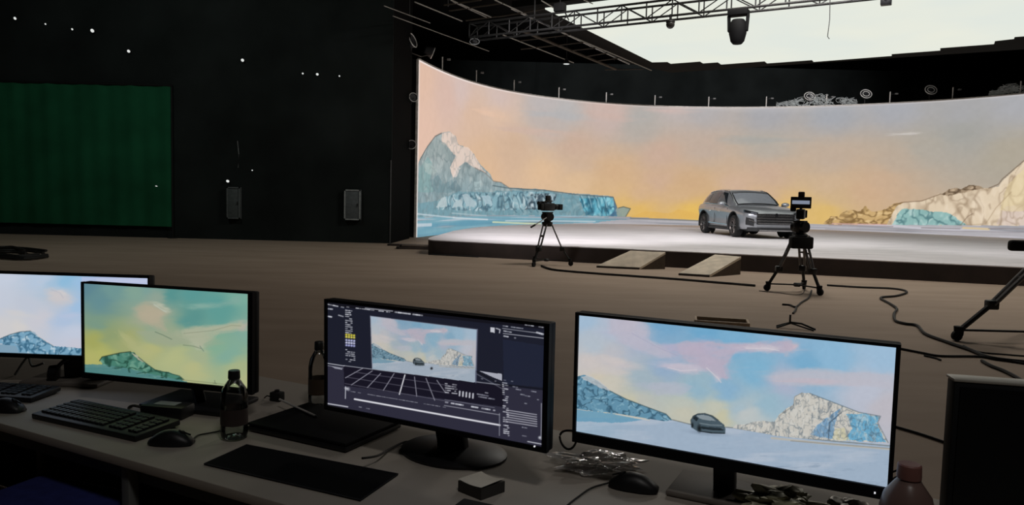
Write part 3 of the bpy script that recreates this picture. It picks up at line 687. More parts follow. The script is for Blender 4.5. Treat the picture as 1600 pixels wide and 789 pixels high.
# lower cladding, arches
MB().box((0, 0, .27), (1.95, 2.0, .1), bev=.03).done('sill_cladding', CLAD, car)
def strip(y0, y1, z0, z1, offx, thick, m, name, parent=car, n=14, z0b=None, z1b=None):
    b = MB(); pts = []
    for k in range(n + 1):
        f = k / n; y = lerp(y0, y1, f); x = nose(y) + offx
        a0 = lerp(z0, z0b if z0b is not None else z0, f); a1 = lerp(z1, z1b if z1b is not None else z1, f)
        pts.append([b.bm.verts.new(p) for p in ((x, y, a0), (x, y, a1), (x - thick, y, a1), (x - thick, y, a0))])
    for p, q in zip(pts[:-1], pts[1:]):
        for k in range(4): b.bm.faces.new((p[k], p[(k + 1) % 4], q[(k + 1) % 4], q[k]))
    b.bm.faces.new(pts[0]); b.bm.faces.new(pts[-1])
    return b.done(name, m, parent, smooth=False)
gr = strip(-.62, .62, .46, .79, .012, .12, mat('grille_dark', (14, 14, 16), .5), 'grille')
for k, z in enumerate((.735, .655, .575, .495)):
    hw = .66 - .035 * abs(k - 1.2)
    strip(-hw, hw, z - .014, z + .014, .03, .04, CHROME, 'grille_bar', gr)
strip(.08, .72, .775, .80, .028, .05, CHROME, 'chrome_strip', car); strip(-.72, -.08, .775, .80, .028, .05, CHROME, 'chrome_strip', car)
MB().lathe([(0, .012), (.055, .01), (.06, 0)], Matrix.Translation((2.375, 0, .765)) @ Matrix.Rotation(radians(90), 4, 'Y'), 20, 1, .8).done('emblem', mat('emblem_dark', (40, 40, 44), .3, .8), car)
strip(-.86, .86, .24, .36, .02, .2, CLAD, 'lower_bumper')
strip(-.55, .55, .255, .285, .035, .1, CHROME, 'skid_plate')
strip(-.60, .60, .385, .43, .015, .08, PAINT, 'bumper_bar')
for s in (-1, 1):
    h_ = strip(s * .60, s * .94, .775, .835, .02, .1, mat('headlight_dark', (28, 30, 34), .15, spec=.8), 'headlight', car, z0b=.84, z1b=.915)
    strip(s * .64, s * .80, .79, .815, .03, .03, mat('headlight_lens', (96, 100, 108), .25), 'light_strip', h_, z0b=.825, z1b=.85)
    v_ = strip(s * .70, s * .90, .40, .62, .02, .1, CLAD, 'side_vent', car, z0b=.44, z1b=.68)
    strip(s * .66, s * .84, .50, .54, .035, .05, CHROME, 'vent_trim', v_, z0b=.58, z1b=.61)
    mr = MB().ball((.62, s * 1.12, 1.10), (.1, .14, .075), 3).done('wing_mirror', PAINT, car)
    MB().bar((.66, s * .90, 1.03), (.63, s * 1.05, 1.07), .05, .03, .008).done('mirror_arm', CLAD, mr)
    MB().ball((.56, s * 1.12, 1.10), (.05, .115, .06), 2).done('mirror_glass', GLASS, mr)
    for x in (.02, -.85): MB().box((x, s * 1.0, .84), (.2, .03, .03), bev=.01).done('door_handle', CHROME, car)
    for x in (.78, -.36, -1.12): MB().bar((x, s * .998, .4), (x - .02, s * .985, .97), .012, .012).done('door_seam', CLAD, car, smooth=False)
    MB().bar((.85, s * 1.003, .40), (-.9, s * 1.003, .43), .02, .03).done('side_trim', CHROME, car, smooth=False)
    MB().tube([gh(lerp(.0, -1.6, k / 12), 1.12, s) + Vector((0, 0, .03)) for k in range(13)], .014, 5).done('roof_rail', CHROME, car)
    MB().box((-2.2, s * .72, .93), (.12, .34, .08), rotz(s * .35), bev=.02).done('tail_light', mat('tail_red', (120, 20, 18), .3), car)
    for x in (-1.37, 1.37):
        Mx = Matrix.Translation((x, s * .905, .37)) @ Matrix.Rotation(radians(-90 * s), 4, 'X')
        tr = [(.0, -.11), (.24, -.115), (.33, -.11), (.36, -.085), (.368, 0), (.36, .085), (.335, .115), (.262, .12), (.255, .10), (.25, .0)]
        wh = MB().lathe(tr, Mx, 36).done('wheel', RUBBER, car)
        rm = MB().lathe([(.25, .06), (.262, .115), (.246, .118), (.236, .085), (.2, .07)], Mx, 36)
        for k in range(5):
            for e in (-.16, .16):
                a = 2 * pi * k / 5 + e + (.3 if x > 0 else .1)
                rm.bar(Mx @ Vector((.05 * cos(a), .05 * sin(a), .075)), Mx @ Vector((.24 * cos(a + e * .4), .24 * sin(a + e * .4), .10)), .035, .025)
        rm.lathe([(0, .10), (.05, .095), (.06, .06)], Mx, 16)
        rm.done('rim', mat('rim_alloy', (96, 90, 88), .35, .7), wh, smooth=True)
        MB().lathe([(0, .03), (.25, .03)], Mx, 24).done('brake_disc', mat('brake_dark', (20, 18, 18), .6, .4), wh)
        ar = MB(); Ma = Matrix.Translation((x, 0, .40)) @ Matrix.Rotation(radians(-90 * s), 4, 'X')
        N = 28; pr = [(.425, .7), (.43, .995), (.436, 1.03), (.46, 1.03), (.465, .97)]
        rows = []
        for k in range(N + 1):
            a = lerp(radians(-18), radians(198), k / N); rows.append([Matrix.Translation((x, 0, .40)) @ Vector((r_ * cos(a), s * d_, r_ * sin(a))) for r_, d_ in pr])
        ar.grid(rows).done('wheel_arch', CLAD, car)
        MB().lathe([(0, .66), (.385, .66)], Ma, 24).done('arch_liner', BLACKM, car)

# ================================================================== TRIPODS AND VIDEO CAMERAS
def tripod(loc, rz, label, scale=1.0, R=.55, apex=.92, drop=True, handle=True, h0=0):
    t = thing('tripod', label, 'tripod', loc, rz, 'camera tripods on the studio floor')
    for k in range(3):
        a = 2 * pi * k / 3 + radians(90); d = Vector((cos(a), sin(a), 0)); tn = Vector((-sin(a), cos(a), 0))
        top = d * .09 + Vector((0, 0, apex)); mid = d * (R * .66) + Vector((0, 0, apex * .40)); foot = d * R + Vector((0, 0, .11))
        b = MB()
        for s in (-1, 1): b.cyl(top + tn * s * .045, mid + tn * s * .035, .016 * scale, n=8)
        b.bar(mid + (top - mid) * .5 - tn * .05, mid + (top - mid) * .5 + tn * .05, .03, .03)
        lg = b.done('leg', mat('leg_alloy', (118, 116, 116), .4, .6), t)
        MB().cyl(mid + (top - mid) * .08, foot, .02 * scale, n=8).done('lower_tube', BLACKMETAL, lg)
        MB().box(mid, (.11, .11, .1), rotz(a), .015).done('clamp', BLACK, lg)
        c = MB(); c.cyl(foot + Vector((0, 0, .05)), foot - Vector((0, 0, .05)), .036 * scale, .03 * scale, n=10); c.done('boot', RUBBER, lg)
        ax = foot + d * .02; ax.z = .055
        MB().cyl(ax - tn * .02, ax + tn * .02, .055, n=16).done('caster_wheel', RUBBER, lg)
        MB().bar(Vector((0, 0, .12)) + d * .05, foot + Vector((0, 0, .01)), .03, .022).done('spreader_arm', BLACKMETAL, t)
    MB().lathe([(0, .09), (.05, .09), (.07, .12), (.05, .15), (0, .15)], None, 16).done('spreader_hub', BLACKMETAL, t)
    MB().lathe([(0, apex - .06), (.09, apex - .06), (.12, apex - .01), (.12, apex + .03), (.08, apex + .04), (0, apex + .04)], None, 20).done('bowl', BLACKMETAL, t)
    h = MB(); h.lathe([(0, 0), (.075, 0), (.08, .03), (.06, .05), (0, .05)], Matrix.Translation((0, 0, apex + .04)), 20)
    h.box((0, 0, apex + .15), (.19, .17, .17), bev=.04)
    h.cyl((0, -.13, apex + .15), (0, .13, apex + .15), .09, n=20); h.box((0, 0, apex + .24), (.24, .09, .03), bev=.008)
    h.done('fluid_head', BLACK, t)
    if handle:
        hb = MB(); hb.cyl((-.05, -.1, apex + .15), (-.42, -.2, apex - .02), .012, n=8).done('pan_bar', STEEL, t)
        MB().cyl((-.42, -.2, apex - .02), (-.54, -.235, apex - .075), .02, n=10).done('grip', RUBBER, t)
    return t
def video_camera(loc, rz, label, full=True, s=1.0):
    t = thing('video_camera', label, 'video camera', loc, rz, 'video cameras on tripods'); t.scale = (s, s, s)
    MB().box((0, 0, .11), (.34, .13, .17), bev=.02).done('camera_body', BLACK, t)
    MB().box((-.03, 0, .215), (.26, .035, .03), bev=.01).box((-.13, 0, .20), (.03, .03, .04)).box((.09, 0, .20), (.03, .03, .04)).done('top_handle', BLACK, t)
    ln = MB().cyl((.16, 0, .11), (.32, 0, .11), .055, .06, n=20).done('lens', BLACK, t)
    MB().box((.36, 0, .11), (.1, .17, .13), bev=.01).done('matte_box', BLACKM, ln)
    MB().cyl((.2, 0, .11), (.235, 0, .11), .066, n=24).done('focus_ring', RUBBER, ln)
    MB().box((-.22, 0, .11), (.1, .12, .14), bev=.015).done('battery', BLACKM, t)
    MB().cyl((.05, .09, .24), (.24, .09, .24), .014, n=8).done('microphone', RUBBER, t)
    vf = MB().box((-.02, .12, .19), (.16, .09, .08), bev=.02).done('viewfinder', BLACK, t)
    MB().cyl((-.1, .12, .19), (-.18, .12, .19), .03, .04, n=14).done('eyecup', RUBBER, vf)
    if full:
        mn = MB().box((-.15, 0, .30), (.03, .32, .19), bev=.008).done('field_monitor', BLACK, t)
        MB().box((-.168, 0, .305), (.004, .27, .06)).done('monitor_display', emis('field_display', (150, 160, 180), .7), mn, smooth=False)
        MB().box((-.1, 0, .42), (.07, .1, .12), bev=.015).done('receiver', mat('receiver_brown', (62, 48, 38), .6), t)
        MB().cyl((-.15, 0, .21), (-.15, 0, .25), .012, n=8).done('monitor_arm', STEEL, t)
    else:
        MB().box((-.02, -.02, .30), (.12, .06, .12), bev=.012).done('receiver', BLACKM, t)
        MB().bar((-.1, 0, .235), (.1, 0, .25), .02, .02).done('accessory_bar', STEEL, t)
    return t
# first: small in view, beside the left ramp
t1 = (P(890, 417.5, 0) + P(828, 415, 0) + P(843, 412, 0)) / 3
tripod((t1.x, t1.y + .05, 0), radians(28), 'smaller looking camera tripod with steel legs left of the ramps', R=.52)
video_camera((t1.x, t1.y + .05, 1.175), radians(45), 'video camera in profile on the tripod left of the ramps', False, 1.0)
# second: before the car
t2x, t2y = 4.80, 12.3
tp2 = tripod((t2x, t2y, 0), radians(205), 'black camera tripod standing on the floor in front of the car', R=.47, apex=.94, scale=1.3)
video_camera((t2x, t2y, 1.195), radians(66), 'video camera seen from behind, covering the right side of the car', True)
q = Vector((t2x, t2y, 0))
cb = MB().box((.14, .17, .84), (.36, .18, .2), rotz(radians(-25)), bev=.03).done('control_box', BLACKM, tp2)
MB().box((.16, .17, .95), (.2, .1, .03), rotz(radians(-25)), bev=.01).done('box_lid', BLACK, cb)
# third: cut by the right frame edge
t3 = P(1503, 535, 0); cx = t3.x + 1.02; cy = t3.y + .1
tp3 = tripod((cx, cy, 0), radians(90), 'large black tripod standing nearest, one wheeled leg showing beyond the last monitor', scale=1.5, R=1.0, apex=1.02, handle=False)
MB().cyl((.05, .02, 1.17), (.1, .2, 1.1), .016, n=8).done('pan_bar', BLACKMETAL, tp3)
MB().box((.1, .30, 1.06), (.1, .3, .12), bev=.035, seg=3).done('grip', RUBBER, tp3)
video_camera((cx, cy, 1.275), radians(80), 'video camera on the large nearest tripod', False, 1.1)

# ================================================================== OVERHEAD
# light ceiling panel
LZ = 6.73; po = Vector((5.088, 28.25, LZ))
step = [(0, .06), (.55, .2), (.55, .6), (1.68, .58), (1.68, .98), (2.24, .98), (2.24, 1.46), (3.84, 1.43), (3.84, 1.87), (5.42, 1.82), (5.42, 2.2), (7.98, 2.05), (7.98, 1.72), (9.44, 1.67), (9.44, 1.25), (10.92, 1.2), (10.92, .72), (11.4, .6), (11.4, .3), (13, .3), (13, -8.5), (-.1, -8.5)]
lc = thing('ceiling_light_panel', 'huge glowing cream ceiling panel with a stepped edge above the stage', 'ceiling light', po, radians(-30))
MB().prism(step, -.0, .04).done('light_face', emis('panel_glow', (233, 235, 222), 1.0, .03, .25), lc, smooth=False)
MB().prism([(-.95, -8.9), (13.3, -8.9), (13.3, 2.7), (-.1, 2.7), (-.95, .2)], .042, .22).done('housing', mat('panel_housing_black', (9, 9, 8), .9, spec=.1), lc, smooth=False)
MB().bar((-.95, -8.9, .02), (-.95, .15, .02), .04, .04).done('edge_rail', mat('rail_pale', (170, 168, 162), .5), lc, smooth=False)
for x in (.5, 6, 12):
    for y in (-8, -1): MB().cyl((x, y, .2), (x, y, 9.5 - LZ), .02, n=6).done('hanger', BLACKMETAL, lc)

# truss
TL = 12.6; ta = Vector((-1.3095, 20.3564, 5.76)); tb = Vector((4.235, 17.1166, 5.76)); td = (tb - ta).normalized()
tyaw = atan2(td.y, td.x)
tr = thing('lighting_truss', 'long black box truss crossing in front of the glowing ceiling panel', 'truss', ta, tyaw)
TH = .4; CH = .028
for y in (0, TH):
    for z in (CH, TH): MB().cyl((0, y, z), (TL, y, z), CH, n=10).done('chord', BLACKMETAL, tr)
bays = 20; bl = TL / bays
def brace(a, b, r=.017): return MB().cyl(a, b, r, n=6)
pv = brace((0, 0, CH), (0, 0, TH)).done('brace', BLACKMETAL, tr); pd = brace((0, 0, CH), (bl, 0, TH), .014).done('brace', BLACKMETAL, tr); pe = brace((0, 0, TH), (bl, 0, CH), .014).done('brace', BLACKMETAL, tr)
for i in range(bays + 1):
    for y in (0, TH):
        if i or y:
            c = pv.copy(); COL.objects.link(c); c.parent = tr; c.location = (i * bl, y, 0)
        if i < bays and not (y == 0 and i in (0, 1)):
            c = (pd if i % 2 == 0 else pe).copy(); COL.objects.link(c); c.parent = tr; c.location = (i * bl, y, 0)
pe.location = (bl, 0, 0)
MB().cyl((0, 0, CH), (0, TH, CH), .017, n=6).cyl((0, 0, TH), (0, TH, TH), .017, n=6).cyl((0, 0, CH), (0, TH, TH), .014, n=6).done('end_frame', BLACKMETAL, tr)
for x in (1.9, 10.5): MB().cyl((x, TH / 2, TH), (x, TH / 2, 9.5 - 5.76), .022, n=6).done('hoist_chain', BLACKMETAL, tr)
def on_truss(px, dz=0):
    """point under the truss's front chord that the photo shows in column px"""
    best = min((abs((lambda w: 800 + FPX * np.dot(w, rt) / np.dot(w, fw))(np.array(ta + td * k * .02) - EYEP) - px), k) for k in range(int(TL / .02)))
    return ta + td * best[1] * .02 + Vector((0, 0, dz))
DARK = mat('fixture_black', (10, 10, 10), .8, spec=.15)
# moving head
q = on_truss(1155); mh = thing('moving_head_light', 'black moving head light hanging from the truss against the bright panel', 'stage light', q + Vector((0, 0, -.0)), tyaw)
MB().box((0, 0, -.07), (.44, .26, .13), bev=.02).done('base', DARK, mh)
for s in (-1, 1):
    MB().bar((s * .21, 0, -.12), (s * .19, 0, -.48), .14, .05, .015).done('yoke_arm', DARK, mh)
    MB().cyl((s * .14, 0, -.03), (s * .14, 0, .05), .025, n=10).done('clamp', DARK, mh)
MB().lathe([(0, .12), (.13, .2), (.185, .12), (.19, -.1), (.165, -.2), (.15, -.27), (.1, -.33), (0, -.345)], Matrix.Translation((0, 0, -.42)), 24).done('lamp_head', DARK, mh)
MB().lathe([(.168, .0), (.18, -.01), (.18, -.03), (.168, -.04)], Matrix.Translation((0, 0, -.42)), 24).done('vent_ring', DARK, mh)
q = on_truss(1048); dl = thing('dome_camera', 'small round black dome hanging under the truss left of the moving light', 'dome', q, 0)
MB().cyl((0, 0, .06), (0, 0, -.1), .03, n=10).done('stem', BLACKMETAL, dl)
MB().ball((0, 0, -.17), .1, 3).done('dome', mat('dome_dark', (46, 44, 42), .3), dl)
MB().lathe([(.1, -.1), (.108, -.115), (.1, -.13)], None, 20).done('collar', BLACKMETAL, dl)
q = on_truss(1386); jb = thing('junction_box', 'small black box hanging at the top frame edge before the bright panel', 'box', q, tyaw)
MB().box((0, 0, -.12), (.2, .16, .2), bev=.012).done('case', BLACK, jb)
MB().cyl((0, 0, .05), (0, 0, -.03), .03, n=8).done('clamp', BLACKMETAL, jb)
MB().cyl((.0, -.082, -.12), (0, -.1, -.12), .03, n=10).done('socket', BLACKMETAL, jb)
q = on_truss(1297); e = q.copy()
tag(MB().tube([(q.x, q.y, q.z + .02), (q.x + .015, q.y, q.z - .4), (q.x - .01, q.y, q.z - .75), (q.x + .03, q.y, q.z - .8)], .008).done('hanging_cable', CABLE), 'thin cable dangling from the truss in front of the bright panel', 'cable')
q = on_truss(742); sl = thing('round_fixture', 'small round fixture under the left end of the truss', 'light fixture', q + Vector((0, 0, 0)), 0)
MB().tube([(.13 * cos(k * pi / 10), 0, -.1 + .08 * sin(k * pi / 10)) for k in range(21)], .012).done('ring', GREYP, sl)
MB().ball((0, 0, -.1), (.09, .07, .06), 2).done('lamp_body', BLACK, sl)
MB().cyl((0, 0, .06), (0, 0, -.05), .03, n=8).done('clamp', BLACKMETAL, sl)
q = P(875, 12, 6.3); ho = thing('chain_hoist', 'black chain hoist over the truss at the left end of the bright panel', 'hoist', (q.x, q.y, 6.3), tyaw)
MB().box((0, 0, .0), (.3, .2, .22), bev=.04).done('motor', BLACKM, ho)
MB().cyl((0, 0, .1), (0, 0, 3.2), .015, n=6).done('chain', BLACKMETAL, ho)
MB().tube([(-.12, 0, -.08), (-.26, 0, -.34)], .016).tube([(.12, 0, -.08), (.26, 0, -.34)], .016).done('sling', CABLE, ho)
# ceiling pipe grid
GP = mat('grid_pipe', (150, 146, 138), .5, .3); GB = mat('grid_beam', (64, 54, 42), .7)
cg = thing('ceiling_pipe_grid', 'dark grid of ceiling pipes left of the glowing panel', 'pipe grid', (0, 0, 6.7))
def pipe(a, b, r, m=GP):
    p, q = P(*a, 6.7), P(*b, 6.7); p.z = q.z = 0
    MB().cyl(p, q, r, n=8).done('pipe', m, cg)
for a, b, r in [((600, 9), (672, 36), .014), ((614, 25), (764, 80), .014), ((648, 3), (722, 33), .018), ((704, 0), (768, 27), .02), ((708, 3), (760, 27), .015), ((773, 0), (822, 22), .018), ((846, 1), (870, 15), .018), ((785, 54), (896, 98), .02), ((912, 0), (926, 6), .014)]:
    pipe(a, b, r)
pipe((816, 48), (962, 108), .05, GB); pipe((868, 46), (1018, 110), .02)
for a, b in [((694, 8), (752, 0)), ((702, 17), (786, 5)), ((728, 32), (790, 24)), ((812, 64), (892, 54)), ((814, 77), (912, 66)), ((893, 79), (930, 75)), ((917, 88), (948, 83)), ((934, 95), (965, 91)), ((945, 109), (1005, 108)), ((780, 26), (850, 14))]:
    pipe(a, b, .022, GB)
for px, py in [(700, 10), (868, 60), (960, 95), (640, 25)]:
    q = P(px, py, 6.7); MB().cyl((q.x, q.y, 0), (q.x, q.y, 2.8), .012, n=6).done('hanger_rod', BLACKMETAL, cg)
q = P(885, 100, 6.5); sp = thing('ceiling_downlight', 'small pale lamp below the pipe grid left of the bright panel', 'lamp', (q.x, q.y, 6.5), 0)
MB().lathe([(0, .2), (.05, .2), (.09, .1), (.13, .0), (.12, .0), (0, .02)], None, 16).done('lamp_housing', BLACKMETAL, sp)
MB().lathe([(0, -.005), (.11, -.005), (.115, .01)], None, 16).done('lamp_face', LAMPM, sp)
MB().cyl((0, 0, .18), (0, 0, 3.0), .01, n=6).done('cord', CABLE, sp)

# ================================================================== THINGS ON THE STUDIO FLOOR
def floor_cable(px, label, r=.018, name='floor_cable', k=7):
    pts = [P(x, y, 0) for x, y in px]
    for p in pts: p.z = r
    o = MB().tube(smooth_path(pts, k), r, 6).done(name, CABLE)
    return tag(o, label, 'cable')
floor_cable([(846, 417), (866, 423), (920, 428), (990, 433), (1060, 438), (1120, 443), (1180, 448)], 'black cable running past the ramps from the smaller tripod to the next tripod', .022)
floor_cable([(1292, 447), (1340, 450), (1390, 452), (1412, 455), (1416, 459), (1400, 464), (1376, 467), (1390, 476), (1401, 484), (1397, 492), (1399, 503), (1415, 508), (1433, 511), (1446, 524), (1480, 537), (1515, 549), (1550, 562), (1620, 570)], 'black cable zigzagging across the floor toward the large tripod', .018)
floor_cable([(1400, 545), (1440, 553), (1470, 558), (1530, 559), (1570, 565), (1620, 573)], 'dark cable coming out from behind the rightmost picture monitor', .012)
floor_cable([(1444, 557), (1462, 561), (1470, 564)], 'short cable end splitting off beside the right monitor', .009)
floor_cable([(1505, 541), (1530, 551), (1570, 555), (1620, 559)], 'thin cable on the floor behind the wheel of the large tripod', .008)
floor_cable([(1534, 566), (1548, 574), (1566, 581), (1584, 590), (1600, 600)], 'thick short cable on the floor above the switched off black screen', .016)
floor_cable([(1268, 455), (1264, 466), (1252, 474), (1243, 481), (1234, 478), (1222, 477)], 'cable trailing from the tripod before the car to a loose end', .014)
floor_cable([(1244, 481), (1243, 486), (1239, 491)], 'forked loose cable end on the floor before the second tripod', .014)
floor_cable([(1400, 669), (1440, 681), (1490, 698)], 'dark cable on the floor low between right monitor and black screen', .009)
floor_cable([(1186, 455), (1215, 458), (1253, 460), (1258, 440)], 'thin wire looped under the second tripod', .006)
b = MB(); rnd = random.Random(4)
for k in range(9):
    x1 = rnd.uniform(30, 78); y = rnd.uniform(393, 409)
    pts = [P(-60, y - 3, 0), P(0, y - 1, 0), P(x1 * .5, y + rnd.uniform(-2, 2), 0), P(x1, y * .4 + 402 * .6, 0)]
    for p in pts: p.z = .03 + .02 * k % .09
    b.tube(smooth_path(pts, 5), .03, 6)
tag(b.done('cable_heap', CABLE), 'flat dark heap of cables on the floor at the far left', 'cables')
def board(px, py, w, d, h, z, rz, label, m):
    q = P(px, py, 0); t = thing('scaffold_board', label, 'board', (q.x, q.y, z), rz, 'dark boards left of the stage')
    MB().box((0, 0, h / 2), (w, d, h), bev=.012).done('plank', m, t)
    for s in (-1, 1): MB().box((s * (w / 2 - .05), 0, h / 2), (.05, d + .01, h + .004), bev=.004).done('end_band', BLACKMETAL, t)
WD = mat('dark_board', (52, 42, 36), .8)
board(648, 389, 1.0, .35, .06, 0, .1, 'lowest dark board in the little stack left of the stage', WD)
board(650, 389, .9, .3, .05, .068, .02, 'topmost dark board in the little stack left of the stage', mat('pale_board', (96, 84, 74), .8))
board(628, 384, .8, .3, .05, 0, -.1, 'dark board lying apart at the foot of the black wall', WD)
q = P(705, 398.5, 0); cc = thing('cable_cover', 'flat black cable cover along the front left corner of the stage', 'cable cover', (q.x + .1, q.y - .27, 0), atan2(fdir.y, fdir.x))
bm = MB(); 
bm.box((0, 0, .012), (1.3, .16, .024), bev=.01).done('cover', RUBBER, cc)
for s in (-1, 1): MB().box((s * .64, 0, .01), (.06, .2, .02), bev=.006).done('end_cap', BLACKM, cc)
# pale tray on the floor behind the right monitor
q = (P(1090, 504, 0) + P(1165, 510, 0)) / 2
ty = thing('flat_tray', 'flat pale tray lying on the floor behind the top edge of the right monitor', 'tray', (q.x, q.y, 0), radians(-14))
TR = mat('tray_tan', (176, 152, 124), .6)
MB().box((0, 0, .01), (.62, .32, .02), bev=.008).done('tray_floor', mat('tray_dark', (70, 60, 50), .7), ty)
r_ = MB()
for s in (-1, 1): r_.box((s * .3, 0, .035), (.03, .34, .05), bev=.006); r_.box((0, s * .16, .035), (.62, .03, .05), bev=.006)
r_.done('rim', TR, ty)
q = P(1238, 513, 0)
ck = thing('clamp_stand', 'small black bracket with thin legs on floor just above the right monitor', 'bracket', (q.x, q.y, 0), radians(-8))
MB().tube([(-.17, .05, .01), (-.02, 0, .07), (.1, .0, .06), (.24, -.08, .01)], .012).done('arm', BLACKMETAL, ck)
MB().tube([(-.19, -.06, .01), (-.02, 0, .06), (.2, -.16, .01)], .01).done('leg', BLACKMETAL, ck)
MB().cyl((-.03, 0, .05), (-.03, 0, .16), .012, n=8).done('stud', BLACKMETAL, ck)

# ================================================================== DESK
DZ = .75; dy0 = Vector((-1.464, 2.079, 0)); DA = radians(-27.4)
dvx = Vector((cos(DA), sin(DA), 0)); dvy = Vector((-sin(DA), cos(DA), 0))
DL, DC = 5.9, .55
dk = thing('desk', 'long grey control desk carrying the monitors, running from left to lower right', 'desk', dy0, DA)
MB().box((DC, .4, DZ - .0125), (DL, .8, .025), bev=.003).done('desktop', mat('desk_grey', (158, 150, 140), .6, scale=3, var=.08, spec=.25), dk)
LEGM = mat('desk_leg_grey', (110, 112, 110), .5, .3)
for x in (-2.3, -1.1, .535, 2.2, 3.4):
    for y in (.03, .74): MB().box((x, y, (DZ - .025) / 2), (.03, .03, DZ - .025), bev=.003).done('leg', LEGM, dk)
for y in (.05, .74): MB().box((DC, y, DZ - .05), (DL - .1, .02, .05)).done('rail', mat('desk_rail', (60, 66, 62), .6), dk, smooth=False)
MB().box((DC, .765, .35), (DL - .1, .012, .69)).done('dark_back_panel', BLACKM, dk, smooth=False)  # black sheet run down to the floor so the under-desk space reads dark
def D(x, y, z=DZ):
    p = P(x, y, z); p.z = z; return p

# ------------------------------------------------------------------ monitors
BEZ = mat('monitor_bezel', (10, 10, 13), .6, spec=.2)
def monitor(label, c, d, yaw, tilt, w, h, quad, nu, nv, paint, led=False):
    cx, cy = c; zb = EYE - d - DZ
    t = thing('monitor', label, 'monitor', (cx, cy, DZ), yaw, 'monitors on the desk')
    T = Matrix.Translation((0, 0, zb)) @ Matrix.Rotation(-tilt, 4, 'X')
    W = Matrix.Translation((cx, cy, DZ)) @ Matrix.Rotation(yaw, 4, 'Z') @ T
    Wi = W.inverted(); e = Wi @ Vector(EYEP); loc = []
    for px, py in quad:
        dr = (Wi.to_3x3() @ Vector(ray(px, py))); k = -e.y / dr.y; loc.append(e + dr * k)
    x0 = max((loc[0].x + loc[3].x) / 2, -w / 2 + .006); x1 = min((loc[1].x + loc[2].x) / 2, w / 2 - .006)
    z1 = min((loc[0].z + loc[1].z) / 2, h - .005); z0 = max((loc[2].z + loc[3].z) / 2, .008)
    R3 = T.to_3x3()
    bz = MB(); Tx = lambda x, y, z: T @ Vector((x, y, z))
    bz.box(Tx(0, .022, h / 2), (w, .026, h), R3, .004)
    bz.done('housing', BEZ, t)
    f = MB()
    for a, b2, c2, d2 in ((-w / 2, x0, 0, h), (x1, w / 2, 0, h), (x0, x1, 0, z0), (x0, x1, z1, h)):
        f.box(Tx((a + b2) / 2, .004, (c2 + d2) / 2), (b2 - a, .014, d2 - c2), R3)
    f.done('bezel', BEZ, t, smooth=False)
    MB().box(Tx(0, .055, h * .45), (w * .45, .05, h * .6), R3, .015).done('back_cover', BEZ, t)
    if led: MB().box(Tx(w / 2 - .03, -.004, .012), (.003, .004, .003), R3).done('power_light', emis('white_led', (235, 235, 240), 1.0), t, smooth=False)
    u, v = np.meshgrid(np.linspace(0, 1, nu), np.linspace(0, 1, nv))
    PX, PY = hinv(quad, u, v); col = paint(PX, PY)
    X = x0 + (x1 - x0) * u; Z = z1 - (z1 - z0) * v
    T_ = np.array(T); pos = np.stack([X, np.full_like(X, .004), Z, np.ones_like(X)], -1) @ T_.T
    screen_mesh('screen', pos[..., :3], col, nu, nv, t)
    return t, zb

SKY4 = [(905,500,(178,208,236)),(960,510,(194,208,230)),(985,500,(208,204,222)),(1000,525,(186,196,222)),(925,540,(196,210,224)),(920,565,(222,214,212)),(930,590,(226,216,196)),(950,600,(222,216,200)),(1000,628,(206,208,198)),(1012,505,(136,190,226)),(1040,508,(126,184,226)),(1100,522,(118,186,230)),(1150,530,(130,192,232)),(1040,570,(160,190,222)),(1080,610,(158,198,220)),(1130,610,(146,194,228)),(1180,580,(134,196,232)),(1250,570,(128,190,230)),(1300,560,(150,202,238)),(1390,560,(170,208,240)),(1220,596,(186,196,222)),(1350,612,(204,210,228)),(1390,640,(208,204,214)),(1200,630,(164,202,222)),(1060,645,(214,212,192)),(1125,652,(218,214,180)),(1165,650,(206,214,214)),(980,628,(218,214,186)),(1000,590,(176,198,212)),(960,560,(206,206,214)),(1060,630,(206,212,200)),(1110,640,(212,214,196)),(1150,640,(180,206,220)),(1230,540,(150,196,232))]
CL4 = [([(1052, 536), (1075, 533), (1110, 534), (1150, 537), (1180, 537), (1230, 533), (1242, 545), (1225, 552), (1190, 550), (1150, 549), (1138, 560), (1128, 574), (1136, 594), (1120, 592), (1108, 582), (1090, 574), (1072, 566), (1056, 552)], (202, 191, 213), .88, 3),
 ([(950, 495), (998, 497), (1012, 512), (1010, 530), (1036, 545), (1050, 560), (1030, 562), (1000, 548), (975, 538), (950, 520)], (206, 202, 220), .75, 12),
 ([(1036, 575), (1060, 570), (1086, 576), (1092, 584), (1062, 584)], (212, 206, 222), .85, 22), ([(1200, 588), (1260, 578), (1340, 584), (1400, 588), (1400, 612), (1330, 606), (1250, 606), (1205, 602)], (206, 204, 218), .7, 31),
 ([(908, 560), (940, 552), (978, 562), (960, 572), (985, 584), (930, 584)], (226, 216, 212), .6, 41), ([(1010, 600), (1050, 596), (1080, 606), (1060, 618), (1020, 616)], (196, 202, 220), .6, 51), ([(1150, 545), (1185, 540), (1222, 544), (1200, 551)], (226, 218, 228), .7, 61)]
